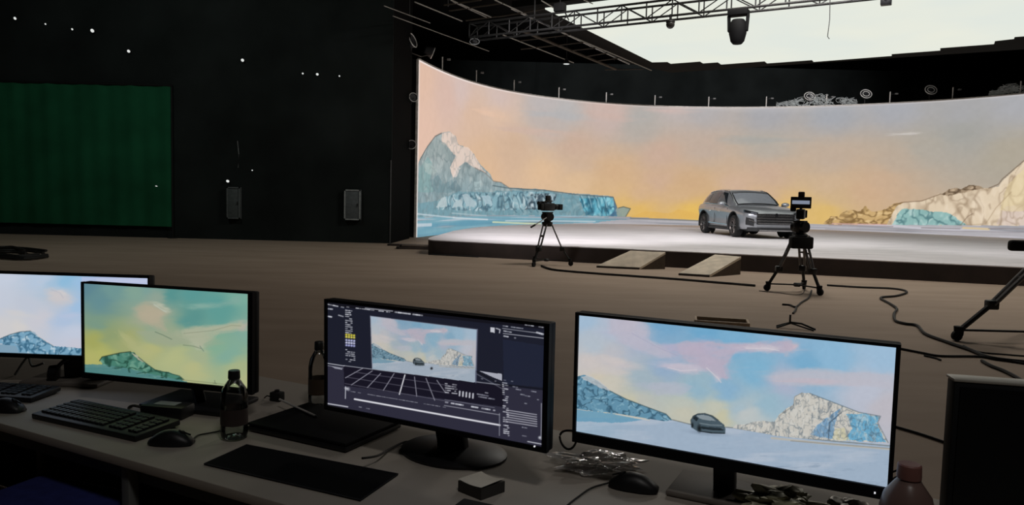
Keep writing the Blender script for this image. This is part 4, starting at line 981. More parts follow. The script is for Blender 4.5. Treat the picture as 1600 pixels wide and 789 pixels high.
def arctic(X, Y, cars=True):
    p = Pic(X, Y); p.sky(SKY4, .9, 3.4, 16)
    for x, y, rx, ry, c, a, an in [(985, 508, 36, 22, (214, 204, 220), .8, .2), (1010, 540, 60, 10, (196, 196, 222), .8, .35), (1085, 545, 48, 16, (208, 192, 220), 1, .05), (1105, 565, 38, 18, (206, 192, 218), 1, .3), (1060, 572, 46, 8, (214, 206, 224), 1, .1), (1150, 545, 40, 8, (206, 200, 224), 1, -.1), (1190, 545, 60, 6, (214, 206, 222), .9, .05), (1232, 543, 18, 11, (222, 200, 212), 1, 0), (1118, 588, 12, 10, (226, 212, 226), .9, .8), (1290, 592, 100, 12, (206, 206, 218), .8, .06), (1265, 598, 60, 5, (228, 194, 204), .8, .06), (960, 565, 40, 7, (226, 214, 214), .7, .2), (1030, 605, 40, 8, (196, 200, 218), .5, .1)]:
        p.blob(x, y, rx, ry, c, a, an, .5, int(x))
    for pl, c, a, sd in CL4: p.cloud(pl, c, a, 5, 13, sd)
    p.line([(985, 520), (1020, 540), (1056, 556)], 1, (176, 176, 206), .5); p.line([(1100, 575), (1118, 592), (1122, 598)], 1.6, (232, 224, 232), .8)
    p.line([(1040, 574), (1060, 579), (1085, 578)], 1.4, (230, 222, 232), .8); p.line([(1162, 545), (1195, 545), (1215, 549)], 1.3, (236, 230, 238), .8)
    hz = [(880, 648), (1046, 655), (1075, 662), (1140, 668), (1250, 685), (1420, 704), (1420, 800), (880, 800)]
    g = p.poly(hz, (172, 194, 218), 1)
    p.put(g, np.array([158, 192, 216]) + 0 * p.c, np.clip((1000 - p.x) / 110, 0, 1) * .8)
    p.put(g, np.array([198, 210, 227]) + 0 * p.c, np.clip((p.fbm(70, 9, 5) - .5) * 4, 0, 1) * .6)
    p.put(g, np.array([112, 138, 160]) + 0 * p.c, np.clip((p.fbm(9, 2.4, 44) - .66) * 9, 0, 1) * .5 * np.clip((p.y - 672 - .17 * (p.x - 900)) / 30, 0, 1))
    p.put(g, np.array([140, 164, 190]) + 0 * p.c, np.clip((p.fbm(34, 3.4, 8) - .63) * 7, 0, 1) * .55 * np.clip((p.y - 690 - .1 * (p.x - 900) * .6) / 30 + .4, 0, 1))
    p.poly([(895, 636), (935, 641), (965, 646), (1000, 655), (960, 658), (895, 655)], (110, 172, 206), .9, 1.5, 10)
    p.line([(960, 645), (985, 650), (1010, 655)], 2, (216, 214, 206), .8)
    mt = p.poly([(898, 587), (912, 583), (930, 592), (950, 608), (975, 622), (1005, 634), (1036, 646), (1046, 655), (1032, 657), (960, 644), (898, 636)], (104, 160, 190), 1, .8, 6)
    p.rough(mt, 8, 7, .8, 15, lo=(44, 84, 110), hi=(168, 214, 232), thr=.35)
    p.poly([(905, 588), (916, 583), (934, 592), (952, 610), (940, 606), (925, 598)], (214, 216, 218), .75, 2, 6)
    p.line([(950, 609), (975, 622), (1005, 634), (1036, 646), (1044, 655)], 1.3, (70, 96, 104), .9)
    p.line([(1046, 655), (1075, 663), (1140, 669), (1215, 683), (1300, 693), (1388, 702)], 1.2, (112, 112, 100), .85)
    p.line([(1200, 686), (1290, 697), (1388, 707)], 3.4, (206, 198, 182), .8); p.line([(1230, 691), (1388, 706)], .9, (120, 118, 110), .7)
    rk = p.poly([(1138, 669), (1146, 664), (1160, 664), (1172, 660), (1190, 659), (1205, 661), (1212, 650), (1225, 640), (1235, 635), (1238, 622), (1250, 616), (1262, 617), (1300, 632), (1340, 648), (1375, 655), (1370, 665), (1386, 697), (1300, 692), (1215, 684)], (220, 216, 206), 1, .8, 6)
    p.poly([(1262, 683), (1270, 668), (1292, 655), (1312, 640), (1300, 668), (1298, 690)], (112, 166, 212), .85, 3, 9)
    p.poly([(1318, 692), (1330, 672), (1318, 650), (1345, 650), (1373, 656), (1368, 668), (1384, 696)], (104, 182, 224), .95, 3, 10)
    p.poly([(1296, 690), (1302, 672), (1316, 672), (1322, 692)], (222, 216, 176), .8, 2, 8)
    p.rough(rk, 9, 13, .6, 27, lo=(84, 104, 122), hi=(236, 236, 230), thr=.2); p.rough(rk, 5, 8, .5, 37, lo=(110, 124, 134), hi=(236, 236, 230), thr=.2)
    p.line([(1262, 617), (1300, 632), (1340, 648), (1375, 655), (1370, 665), (1386, 697)], 1.2, (90, 110, 124), .8)
    p.line([(1290, 690), (1292, 664), (1312, 648)], 1.4, (52, 72, 92), .7); p.line([(1212, 652), (1236, 636), (1238, 622), (1250, 616)], 1, (130, 130, 124), .7)
    # the parked car in the picture
    p.blob(1100, 676, 34, 5, (130, 150, 172), .7, .1, .1)
    p.poly([(1074, 656), (1078, 649), (1085, 646), (1096, 646), (1108, 650), (1117, 657), (1126, 664), (1128, 671), (1127, 678), (1105, 677), (1086, 674), (1080, 671), (1075, 667)], (78, 98, 110), 1)
    p.poly([(1083, 649), (1094, 648), (1105, 651), (1113, 658), (1099, 656.5), (1088, 654)], (146, 160, 168), 1); p.poly([(1077, 653), (1081, 649), (1086, 654), (1083, 658)], (34, 46, 54), 1); p.poly([(1090, 665.5), (1122, 669), (1122, 672.5), (1092, 670)], (46, 60, 68), 1)
    p.line([(1078, 650), (1085, 646.5), (1096, 646), (1108, 650), (1117, 657)], 1, (30, 40, 46), .9)
    p.line([(1088, 661), (1104, 664), (1122, 665)], 1.2, (150, 166, 174), .8); p.line([(1090, 668), (1106, 671), (1124, 672)], 1.6, (24, 32, 38), .9); p.line([(1088, 673.5), (1108, 676.5), (1126, 677.5)], 1.2, (20, 26, 30), 1); p.line([(1075, 667), (1074, 656), (1078, 650)], .9, (40, 52, 60), .8)
    p.blob(1087, 669, 4, 7, (20, 26, 30), 1, 0, .05); p.blob(1076.5, 664, 2, 5, (20, 26, 30), 1, 0, .05)
    p.c += ((p.fbm(5, 5, 3, 2) - .5) * 5)[:, None]
    return grade(p.c, .9, .89)
Q4 = [(905, 491), (1404, 545), (1382, 767), (899, 670)]
M4, z4 = monitor('widest monitor, at right, showing an icy coast with a small car under a blue sky', (.4624, 1.5856), .58, -.479, -.0142, .6872, .3159, Q4, 560, 250, arctic, True)

def ui(X, Y):
    p = Pic(X, Y); p.c[:] = (27, 29, 42)
    low = p.mask([(505, 572), (535, 575), (790, 604), (870, 612), (870, 720), (500, 650)])
    p.put(low, (44, 43, 58)); p.poly([(535, 574), (786, 603), (784, 636), (536, 604)], (22, 20, 33))
    p.poly([(786, 530), (852, 540), (849, 605), (786, 600)], (31, 35, 52)); p.poly([(500, 470), (870, 508), (870, 516), (500, 478)], (20, 20, 28))
    WHT = (206, 208, 216); G = (150, 152, 164); rnd = random.Random(3)
    def text(x0, y0, x1, y1, w=1.4, col=WHT, dens=.7, a=.9):
        L = hypot(x1 - x0, y1 - y0); t = 0
        while t < L:
            l = rnd.uniform(1.2, 4.5)
            if rnd.random() < dens:
                f0, f1 = t / L, min(1, (t + l) / L)
                p.line([(x0 + (x1 - x0) * f0, y0 + (y1 - y0) * f0), (x0 + (x1 - x0) * f1, y0 + (y1 - y0) * f1)], w, col, a * rnd.uniform(.55, 1), .5)
            t += l + rnd.uniform(.6, 2.2)
    text(511, 477, 537, 482, 2); text(541, 481, 612, 489, 1.6); p.line([(570, 482.5), (613, 487)], 1.2, WHT, .8); text(613, 488, 664, 494, 2.4, WHT, .85)
    text(512, 484, 521, 485, 2.2); text(512, 490, 518, 491, 2.4); text(512, 496, 518, 497, 2.4); text(528, 494, 535, 496, 2)
    for y in np.arange(486, 524, 3.2): text(539, y, 549, y + 1.2, 1.6, WHT, .75)
    for k, (yy, c) in enumerate([(524.5, (226, 214, 70)), (528, (236, 224, 90)), (533, (196, 200, 240)), (537, (214, 216, 244)), (541, (180, 184, 236))]):
        for x in (540, 544, 548, 552): p.blob(x, yy + (x - 540) * .1, 2.4, 2.2, c, 1, 0, .1)
    for y in np.arange(545, 569, 3): text(539, y, 553, y + 1.4, 1.4, WHT, .5)
    p.line([(509, 569.5), (536, 573.5)], 1.2, WHT, .85); p.line([(509, 573), (534, 577)], 1.0, G, .8); p.poly([(516, 574), (533, 577.5), (533, 579.5), (522, 578)], G, .9)
    p.line([(536, 573), (560, 576), (785, 602)], 1.1, WHT, .7)
    for a, b in [((565, 577), (538, 592)), ((580, 581), (547, 603)), ((593, 585), (572, 607)), ((614, 585), (597, 611)), ((646, 590), (649, 620)), ((664, 592), (677, 626)), ((681, 595), (694, 614))]:
        p.line([a, b], 1.1, (172, 172, 184), .85)
    p.line([(631, 587), (622, 617)], 1.8, (226, 226, 230), .95)
    for a, b in [((552, 583), (700, 603)), ((540, 591), (700, 615)), ((537, 601), (700, 628))]: p.line([a, b], .8, (120, 118, 132), .7)
    # picture inside the program window
    q = [(578, 495), (746, 515), (741, 598), (580, 578)]; h = homog(q); w_ = h[2, 0] * p.x + h[2, 1] * p.y + 1
    su_, sv_ = (h[0, 0] * p.x + h[0, 1] * p.y + h[0, 2]) / w_, (h[1, 0] * p.x + h[1, 1] * p.y + h[1, 2]) / w_
    m = (su_ > 0) & (su_ < 1) & (sv_ > 0) & (sv_ < 1)
    ax, ay = hinv([(905, 487), (1404, 541), (1390, 770), (899, 676)], su_[m], sv_[m])
    c = arctic(ax, ay); gy = c.mean(1, keepdims=True); p.c[m] = (c * .72 + gy * .28) * .97
    p.line([q[0], q[1]], .9, (120, 124, 140), .8); p.line([(746, 515), (742, 598)], 2.0, (96, 100, 120), .9); p.line([(578, 495), (580, 578)], 1.4, (130, 134, 150), .7)
    p.blob(673, 576.5, 2.4, 2.6, (20, 20, 24), 1, 0, .1)
    p.poly([(748, 580), (783, 584.5), (783, 595), (770, 590)], (170, 172, 184), .95); p.line([(744, 581), (785, 603)], 1.4, (16, 16, 22), 1); p.line([(744, 585), (784, 608)], 1, G, .6)
    text(751, 592, 775, 596, 1.6, G, .5)
    # time line
    p.line([(538, 606), (537.5, 624)], 1.4, WHT, .8); p.blob(541, 609, 5, 3, WHT, .8, .3, .3); text(546, 613, 694, 637, .9, WHT, .8, .7)
    p.line([(552, 625), (778, 664)], 2.6, (224, 224, 230), .95); text(554, 636, 575, 640, 1.2, G, .4)
    p.line([(509, 632), (541, 637)], 1.8, WHT, .85)
    for y in np.arange(600, 614, 3.4): text(694, y, 712, y + 2, 1.5, WHT, .6)
    for k in range(5): p.line([(716.5 + k * 5.2, 612 + k * .9), (716 + k * 5.2, 618.5 + k * .9)], 2.4, WHT, .9)
    text(744, 616, 772, 621, 2, G, .8); text(746, 620, 771, 624, 2, G, .8); text(752, 613, 770, 616, 1.4, WHT, .6)
    p.line([(693, 625), (770, 637)], 1, G, .6); text(694, 629, 775, 642, 2.4, WHT, .6); p.line([(692, 634), (778, 648)], 1, WHT, .7)
    for y in np.arange(598, 682, 3.0): text(784, y, 792, y + 1.2, 1.7, WHT, .65)
    p.line([(778, 646), (777, 680)], 1.2, G, .8)
    for k in range(6): p.line([(789, 640.5 + k * 3.6), (836, 647.5 + k * 3.6)], 1.3, (190, 190, 200), .85)
    for x, y in [(805, 608), (812, 616), (829, 611), (819, 618), (800, 604), (818, 630), (813, 667), (813, 680)]: text(x, y, x + 7, y + 1.2, 1.6, G, .9)
    p.line([(786, 601), (847, 608)], 1.0, (10, 10, 16), .9); text(786, 594, 800, 596, 1.4, G, .6); text(838, 624, 846, 626, 1.6, G)
    p.poly([(767, 511), (774, 512), (773, 520), (767, 519)], WHT, .9); p.line([(776, 513), (782, 515), (781, 520)], 1.5, WHT, .9)
    text(787, 509, 818, 513, 1.5); p.line([(786, 513), (850, 521)], 1, WHT, .7); text(788, 517, 800, 519, 1.8); text(822, 507, 850, 511, 1.6, WHT, .7); p.line([(787, 521), (850, 528)], 1, WHT, .8); text(788, 525, 806, 528, 2.2); text(840, 519, 850, 522, 3)
    p.line([(844, 630), (842, 686)], 1.0, WHT, .7); p.line([(821, 689), (843, 693)], 1.4, WHT, .9); p.blob(840, 683, 3, 3, WHT, .9, 0, .1)
    return p.c
Q3 = [(511, 473), (854, 509), (844, 697), (510, 634)]
M3, z3 = monitor('middle monitor running a dark editing program with a small picture and a grid', (-.2028, 1.808), .58, -.4801, -.0104, .6641, .3014, Q3, 560, 270, ui, True)

CL2 = [([(282, 516), (300, 513), (330, 511), (355, 508), (376, 506), (382, 512), (360, 519), (340, 522), (330, 532), (316, 540), (305, 545), (296, 536), (285, 528)], (200, 200, 172), .9, 4), ([(210, 480), (228, 474), (246, 484), (250, 500), (258, 520), (236, 512), (216, 500)], (206, 190, 164), .75, 14),
 ([(205, 518), (240, 517), (270, 526), (300, 538), (270, 542), (235, 536)], (182, 188, 158), .7, 24), ([(290, 478), (320, 475), (352, 472), (372, 462), (376, 474), (340, 482), (300, 484)], (150, 190, 178), .7, 34), ([(180, 515), (200, 525), (220, 545), (240, 552), (225, 556), (200, 545)], (206, 202, 146), .6, 44)]
def berg2(X, Y):
    p = Pic(X, Y)
    p.sky([(132,446,(108,150,164)),(150,470,(118,160,166)),(175,450,(130,170,168)),(205,455,(152,184,168)),(235,465,(168,184,168)),(225,447,(140,180,174)),(262,460,(102,166,162)),(300,458,(106,172,168)),(335,475,(110,176,170)),(380,465,(140,192,176)),(235,490,(210,192,166)),(300,500,(106,166,160)),(345,490,(112,176,168)),(150,505,(142,172,150)),(170,525,(166,178,128)),(145,535,(190,188,108)),(155,552,(206,202,118)),(140,560,(206,200,120)),(200,530,(188,188,128)),(230,548,(206,202,140)),(270,562,(206,206,150)),(330,540,(152,194,166)),(355,555,(150,192,172)),(384,520,(152,192,176)),(372,580,(196,202,152)),(300,580,(210,206,150)),(385,598,(206,204,150)),(250,530,(184,190,150)),(240,515,(160,184,158)),(310,560,(190,198,158))], .9, 3.2, 12)
    for x, y, rx, ry, c, a, an in [(232, 489, 22, 14, (214, 194, 168), .9, .3), (250, 480, 16, 5, (214, 212, 190), .9, .5), (312, 479, 26, 5, (156, 196, 182), .9, .0), (260, 522, 50, 14, (178, 188, 160), .8, .1), (295, 530, 42, 12, (184, 190, 160), .9, .1), (300, 524, 24, 14, (196, 196, 166), .9, .1), (355, 513, 42, 8, (198, 200, 178), 1, -.1), (374, 511, 18, 8, (206, 196, 180), 1, 0), (308, 542, 14, 6, (204, 208, 180), .9, .6), (375, 470, 20, 8, (150, 198, 180), .6, 0)]:
        p.blob(x, y, rx, ry, c, a, an, .5, int(x))
    for pl, c, a, sd in CL2: p.cloud(pl, c, a, 4, 10, sd, 18, 6)
    p.line([(238, 476), (250, 484), (257, 488)], 1.4, (220, 222, 206), .8); p.line([(240, 519), (252, 524), (266, 531)], 1, (96, 120, 100), .7); p.line([(310, 542), (316, 550)], 1.2, (110, 132, 118), .7); p.line([(285, 522), (330, 518), (360, 510), (375, 511)], .9, (150, 150, 126), .6); p.line([(284, 540), (300, 542), (312, 546)], 1, (110, 120, 98), .6)
    mt = p.poly([(154, 562), (158, 557), (172, 554), (186, 551), (200, 549), (208, 551), (214, 557), (225, 567), (240, 578), (260, 582), (278, 588), (285, 595), (240, 590), (200, 582), (160, 570)], (84, 142, 124), 1, .8, 5)
    w = p.poly([(126, 568), (160, 569), (185, 573), (215, 580), (245, 587), (290, 597), (290, 606), (126, 584)], (92, 146, 144), 1, .8, 8)
    p.rough(mt, 12, 9, .85, 19, lo=(34, 74, 60), hi=(150, 196, 170), thr=.4)
    p.put(w, np.array([130, 168, 160]) + 0 * p.c, np.clip((p.fbm(40, 4, 3) - .55) * 6, 0, 1) * .6)
    p.poly([(203, 551), (212, 555), (224, 567), (214, 562)], (214, 202, 176), .85, 1, 5)
    p.line([(154, 563), (158, 557), (186, 551), (202, 549.5)], 1.2, (50, 58, 40), .9); p.line([(214, 558), (226, 568), (240, 578), (278, 588), (285, 594)], 1.1, (50, 76, 62), .8); p.line([(280, 594), (340, 601), (388, 608)], 1, (128, 128, 96), .6)
    p.line([(333, 596), (334, 600)], .8, (96, 104, 84), .8); p.line([(331, 600), (336, 601)], .8, (96, 104, 84), .8)
    p.line([(387, 460), (386, 608)], 1.6, (226, 228, 190), .8)
    return grade(p.c * np.array([.97, 1, 1]), 1.0, .87)
Q2 = [(129, 442), (388.5, 460), (386.5, 609), (132, 580)]
M2, z2 = monitor('monitor second from left with a green and yellow iceberg picture', (-1.0598, 2.2305), .60, -.2501, .0088, .615, .307, Q2, 360, 200, berg2)

def berg1(X, Y):
    p = Pic(X, Y)
    p.sky([(0,430,(212,222,240)),(-30,430,(214,222,238)),(60,434,(196,216,240)),(100,440,(150,202,238)),(85,450,(176,208,236)),(130,440,(164,206,244)),(90,466,(216,212,216)),(40,480,(206,214,230)),(0,470,(210,218,234)),(30,510,(226,222,220)),(0,512,(222,220,222)),(110,522,(208,218,238)),(100,500,(186,208,238)),(120,480,(170,206,242)),(60,500,(216,216,226)),(200,437,(200,212,244)),(160,437,(180,204,240)),(200,520,(196,210,236)),(110,540,(214,214,228))], .9, 3, 10)
    for x, y, rx, ry, c, a, an in [(88, 462, 30, 10, (220, 214, 216), .9, .4), (30, 490, 30, 6, (222, 220, 222), .8, .2), (110, 495, 24, 5, (196, 210, 238), .8, 0), (95, 457, 12, 4, (226, 220, 220), .9, .3)]: p.blob(x, y, rx, ry, c, a, an, .5, int(x))
    p.line([(78, 453), (92, 458), (97, 466)], .9, (176, 180, 200), .5)
    w = p.poly([(-60, 536), (20, 536), (60, 541), (130, 545), (240, 550), (240, 566), (-60, 552)], (136, 172, 196), 1, .8, 7)
    mt = p.poly([(-12, 533), (0, 527), (14, 522), (30, 518), (46, 517), (52, 520), (60, 527), (72, 535), (82, 541), (104, 543), (126, 546), (126, 556), (60, 553), (28, 549), (24, 540), (8, 538)], (128, 178, 208), 1, .8, 5)
    p.rough(mt, 8, 7, 1, 29, lo=(56, 108, 140), hi=(220, 236, 244), thr=.5)
    p.line([(-12, 533), (14, 522), (30, 518), (46, 517)], 1, (80, 92, 100), .8); p.line([(46, 517), (60, 527), (82, 541)], 1, (226, 214, 208), .7)
    p.poly([(126, 433), (240, 437), (240, 446), (126, 444)], (196, 208, 244), .8)
    for y in (437.5, 440.5): p.line([(150, y - .5), (232, y + 2.0)], .9, (226, 230, 250), .7)
    return grade(p.c, .95, .915)
Q1 = [(-42, 424.5), (233.5, 436.5), (230, 562), (-38, 547)]
M1, z1_ = monitor('leftmost monitor, cut by the frame, with a pale blue iceberg picture', (-1.5249, 2.4692), .58, -.0507, .0162, .6205, .2929, Q1, 300, 140, berg1)

def stand(t, zb, kind, off=(0, .12), w=.06, br=.14):
    ox, oy = off
    if kind == 'round':
        MB().lathe([(0, 0), (br, 0), (br, .006), (br * .9, .014), (.05, .022), (0, .022)], Matrix.Translation((ox, oy, 0.001)), 40, 1, .78).done('stand_base', BLACK, t)
    else:
        MB().box((ox, oy, .008), (br * 2, br * 1.3, .014), bev=.005).done('stand_base', mat('stand_grey', (118, 111, 104), .6) if kind == 'plate' else BLACK, t)
    MB().bar((ox, oy, .012), (ox * .5, .075, zb + .1), w, .03, .006).done('stand_neck', BLACK, t)
stand(M3, z3, 'round', (.0, .13), .085, .15)
stand(M4, z4, 'plate', (.0, .11), .05, .12)
stand(M2, z2, 'flat', (.05, .1), .07, .15)
stand(M1, z1_, 'plate', (-.02, .1), .06, .14)

# ------------------------------------------------------------------ keyboards, mice, pads
def keyboard(loc, rz, w, d, label):
    t = thing('keyboard', label, 'keyboard', loc, rz, 'keyboards on the desk')
    MB().box((0, 0, .011), (w, d, .018), Matrix.Rotation(radians(3), 3, 'X'), .005).done('case', BLACK, t)
    k = MB(); rw = 5; n = 21
    for r in range(rw):
        for c in range(n):
            if c in (14, 18): continue
            k.box((-w / 2 + .016 + (c + .5) * (w - .032) / n, -d / 2 + .018 + (r + .5) * (d - .04) / rw, .0225 + (r - 2) * .0015), (w / n * .74, d / rw * .68, .007), None, .0015, 1)
    k.done('keys', mat('key_black', (19, 19, 21), .5), t)
    for s in (-1, 1): MB().box((s * w * .42, d * .42, .003), (.04, .012, .006)).done('foot', RUBBER, t, smooth=False)
    return t
ka = (D(103, 639) + D(281, 667) + D(226, 690) + D(58, 652)) / 4
kv = (D(226, 690) - D(58, 652)); 
keyboard((ka.x, ka.y, DZ + .001), atan2(kv.y, kv.x), .44, .15, 'black keyboard in front of the green iceberg monitor')
q = D(40, 617); keyboard((q.x - .12, q.y, DZ + .001), radians(-8), .42, .13, 'dark keyboard at the left frame edge in front of the leftmost monitor')
def mouse(loc, rz, label, cable, s=1.0):
    t = thing('computer_mouse', label, 'mouse', loc, rz, 'computer mice on the desk')
    b = MB(); rows = []
    for i in range(13):
        a = i / 12; x = -.058 + .116 * a; w = .032 * sin(pi * (.06 + .88 * a)) ** .45 * (1 - .12 * (1 - abs(2 * a - 1))); h = .038 * sin(pi * (.05 + .9 * a)) ** .7
        rows.append([(x, -w * cos(pi * j / 10) , .003 + h * sin(pi * j / 10) ** .75) for j in range(11)])
    b.grid(rows)
    b.bm.faces.new([v for v in b.bm.verts][0:11]); b.bm.faces.new([v for v in b.bm.verts][-11:])
    b.done('shell', BLACK, t, ang=60)
    MB().cyl((.028, -.004, .0285), (.028, .004, .0285), .009, n=14).done('scroll_wheel', RUBBER, t)
    MB().bar((.02, 0, .0385), (.052, 0, .027), .0015, .004).done('button_seam', RUBBER, t, smooth=False)
    if cable:
        M_ = (Matrix.Translation(loc) @ Matrix.Rotation(rz, 4, 'Z')).inverted()
        pts = [(.055, 0, .012)] + [M_ @ D(*c, DZ + .004) for c in cable]
        MB().tube(smooth_path(pts, 6), .0022, 6).done('cable', CABLE, t)
    return t
q = D(268, 694); mouse((q.x, q.y, DZ), radians(0), 'black mouse at the right end of the keyboard before the green iceberg monitor', [(310, 680), (330, 676), (345, 672), (352, 660)])
q = D(10, 642); mouse((q.x, q.y, DZ), radians(-10), 'black mouse at the left frame edge', None)
q = D(990, 764); mouse((q.x, q.y, DZ), radians(160), 'dark mouse half under the crumpled clear bag', [(955, 753), (925, 762), (905, 775), (884, 792), (870, 812)])
# black mouse mat
ma = [D(*c) for c in ((319, 727), (385, 697), (622, 743), (563, 784))]; mc = sum(ma, Vector()) / 4
mp_ = thing('desk_mat', 'black rectangular mat at the front of the desk before the middle monitor', 'desk mat', (mc.x, mc.y, DZ), 0)
MB().prism([(p.x - mc.x, p.y - mc.y) for p in ma], .0008, .004).done('mat_sheet', mat('mat_black', (10, 11, 13), .95, spec=.1), mp_, smooth=False)
e = MB()
pp = [Vector((p.x - mc.x, p.y - mc.y, .004)) for p in ma]; e.tube(pp + [pp[0]], .0016, 6); e.done('stitched_edge', mat('mat_edge', (28, 28, 32), .9), mp_)
# closed black laptop lying behind the mat
q = D(508, 672); lp = thing('laptop', 'closed black laptop lying on the desk left of the middle monitor', 'laptop', (q.x, q.y, DZ), radians(-27))
MB().box((0, 0, .010), (.36, .25, .014), bev=.005).done('base', BLACK, lp)
MB().box((0, 0, .0225), (.358, .248, .009), bev=.004).done('lid', mat('lid_black', (11, 11, 13), .7, spec=.15), lp)
for s in (-1, 1): MB().cyl((s * .1 - .02, .124, .017), (s * .1 + .02, .124, .017), .006, n=10).done('hinge', BLACKMETAL, lp)
for x in (-.15, .15): MB().box((x, -.1, .0015), (.03, .012, .003)).box((x, .1, .0015), (.03, .012, .003)).done('rubber_foot', RUBBER, lp, smooth=False)
# stylus and little box
a, b = D(437, 624, DZ + .03), D(493, 650, DZ + .03)
pn = thing('stylus', 'thin white pen pointing over the desk beside the clear bottle', 'pen', (a + b) / 2, 0); o = (a + b) / 2
MB().cyl(a - o, b - o, .0034, n=10).done('barrel', mat('pen_white', (190, 186, 178), .4), pn)
MB().cyl(b - o, b - o + (b - a).normalized() * .014, .0034, .0006, n=10).done('tip', RUBBER, pn)
q = D(433, 626); bx = thing('small_box', 'tiny black box at the rear desk edge by the white pen', 'box', (q.x, q.y, DZ), radians(-20))
MB().box((0, 0, .015), (.04, .03, .03), bev=.004).done('case', BLACKM, bx)
MB().cyl((0, 0, .03), (0, 0, .036), .008, n=12).done('knob', BLACK, bx)
MB().tube([(-.02, 0, .01), (-.04, .0, .012), (-.055, .005, .002)], .002).done('lead', CABLE, bx)
# adapter with pale label
q = D(262, 650); ad = thing('power_adapter', 'black power adapter with pale label beneath the green iceberg monitor', 'adapter', (q.x, q.y, DZ), radians(-10))
MB().box((0, 0, .02), (.14, .07, .038), bev=.008).done('case', BLACK, ad)
MB().box((0, .0, .0395), (.07, .035, .001)).done('label_sticker', mat('sticker_grey', (150, 156, 160), .5), ad, smooth=False)
MB().tube(smooth_path([(-.07, 0, .018), (-.1, -.02, .03), (-.14, .01, .012), (-.16, .05, .004)], 6), .004).done('lead', CABLE, ad)
# sticky note block
nb = [D(*c, DZ + .03) for c in ((716, 748), (752, 762), (789, 749), (752, 738))]; nc = sum(nb, Vector()) / 4
nt_ = thing('note_block', 'small grey paper note block near the front of the desk', 'note pad', (nc.x, nc.y, DZ), 0)
MB().prism([(p.x - nc.x, p.y - nc.y) for p in nb], .0, .026).done('holder', mat('holder_dark', (46, 42, 38), .6), nt_, smooth=False)
bm = MB(); n = 8; g = []
for i in range(n + 1):
    r = []
    for j in range(n + 1):
        p = nb[0].lerp(nb[1], i / n).lerp(nb[3].lerp(nb[2], i / n), j / n) - nc; r.append((p.x, p.y, .027 + .006 * ((2 * i / n - 1) ** 2) * (.5 + .5 * j / n)))
    g.append(r)
bm.grid(g).done('top_sheet', mat('note_paper', (205, 198, 184), .8), nt_, ang=180)
q = D(742, 822); sc = thing('small_case', 'black corner of a small case at the bottom frame edge', 'case', (q.x, q.y, DZ), radians(20))
MB().box((0, 0, .014), (.12, .12, .028), rotz(radians(45)), bev=.005).done('shell', BLACKM, sc)
MB().box((0, 0, .0285), (.05, .006, .002), rotz(radians(20))).done('lid_groove', BLACK, sc, smooth=False)
# cable ring on the rear desk edge
q = D(888, 704); R_ = .026
tag(MB().tube([(q.x + R_ * .9 * cos(k * pi / 12), q.y + .012 * cos(k * pi / 6), DZ + .008 + R_ + R_ * sin(k * pi / 12)) for k in range(26)], .0032, 6).done('cable_loop', CABLE), 'small loop of black cable on the desk between the middle and right monitors', 'cable')
# cables right of the wide monitor
for i, (pts, lab) in enumerate([([(1390, 728), (1408, 733), (1424, 737)], 'upper thin cable on the desk between right monitor and pink capped bottle'), ([(1388, 740), (1410, 742), (1434, 745)], 'middle thin cable on the desk between right monitor and pink capped bottle'), ([(1392, 752), (1410, 758), (1421, 764)], 'lower thin cable on the desk between right monitor and pink capped bottle')]):
    tag(MB().tube(smooth_path([D(x, y, .78) - Vector((0, 0, .02 if k == 0 else 0)) for k, (x, y) in enumerate(pts)] + [D(pts[-1][0] + 12, pts[-1][1] + 30, DZ + .004)], 5), .0026, 6).done('desk_cable', CABLE), lab, 'cable')
tag(MB().tube(smooth_path([D(566, 716, DZ + .034), D(590, 712, DZ + .02), D(610, 701, DZ + .006), D(636, 690, DZ + .006), D(655, 697, DZ + .006)], 6), .003, 6).done('desk_cable', CABLE), 'black cable running from the closed laptop to the foot of the middle monitor', 'cable')
# cable under the leftmost monitor
q = D(45, 588); o = MB().tube(smooth_path([(q.x - .05, q.y, DZ + .004), (q.x - .02, q.y, DZ + .05), (q.x + .0, q.y, DZ + .07), (q.x + .02, q.y - .01, DZ + .04), (q.x + .055, q.y, DZ + .05)], 5), .004, 6).done('desk_cable', mat('pale_cable', (120, 126, 124), .6)); tag(o, 'pale bent cable hanging beneath the leftmost monitor', 'cable')
q = D(124, 600); hp = thing('headset', 'dark headset lying between the two leftmost monitors', 'headset', (q.x, q.y, DZ), radians(15))
MB().tube([(.085 * cos(pi * k / 14), .02, .012 + .085 * sin(pi * k / 14)) for k in range(15)], .007, 8).done('headband', mat('headset_grey', (72, 74, 76), .4), hp)
for s in (-1, 1): MB().cyl((s * .085 - s * .014, .02, .034), (s * .085 + s * .012, .02, .034), .033, .03, n=18).done('ear_cup', BLACK, hp)

# ------------------------------------------------------------------ bottles
CLEAR = bpy.data.materials.new('clear_plastic'); CLEAR.use_nodes = True
_nt = CLEAR.node_tree; _nt.nodes.remove(_nt.nodes['Principled BSDF'])
_tr = _nt.nodes.new('ShaderNodeBsdfTransparent'); _gl = _nt.nodes.new('ShaderNodeBsdfGlossy'); _gl.inputs['Roughness'].default_value = .06
_tr.inputs['Color'].default_value = (.86, .88, .88, 1)
_lw = _nt.nodes.new('ShaderNodeLayerWeight'); _lw.inputs['Blend'].default_value = .35; _mx = _nt.nodes.new('ShaderNodeMixShader')
_n = _nt.nodes.new('ShaderNodeTexNoise'); _n.inputs['Scale'].default_value = 30; _b = _nt.nodes.new('ShaderNodeBump'); _b.inputs['Strength'].default_value = .15
_nt.links.new(_n.outputs['Fac'], _b.inputs['Height']); _nt.links.new(_b.outputs['Normal'], _gl.inputs['Normal'])
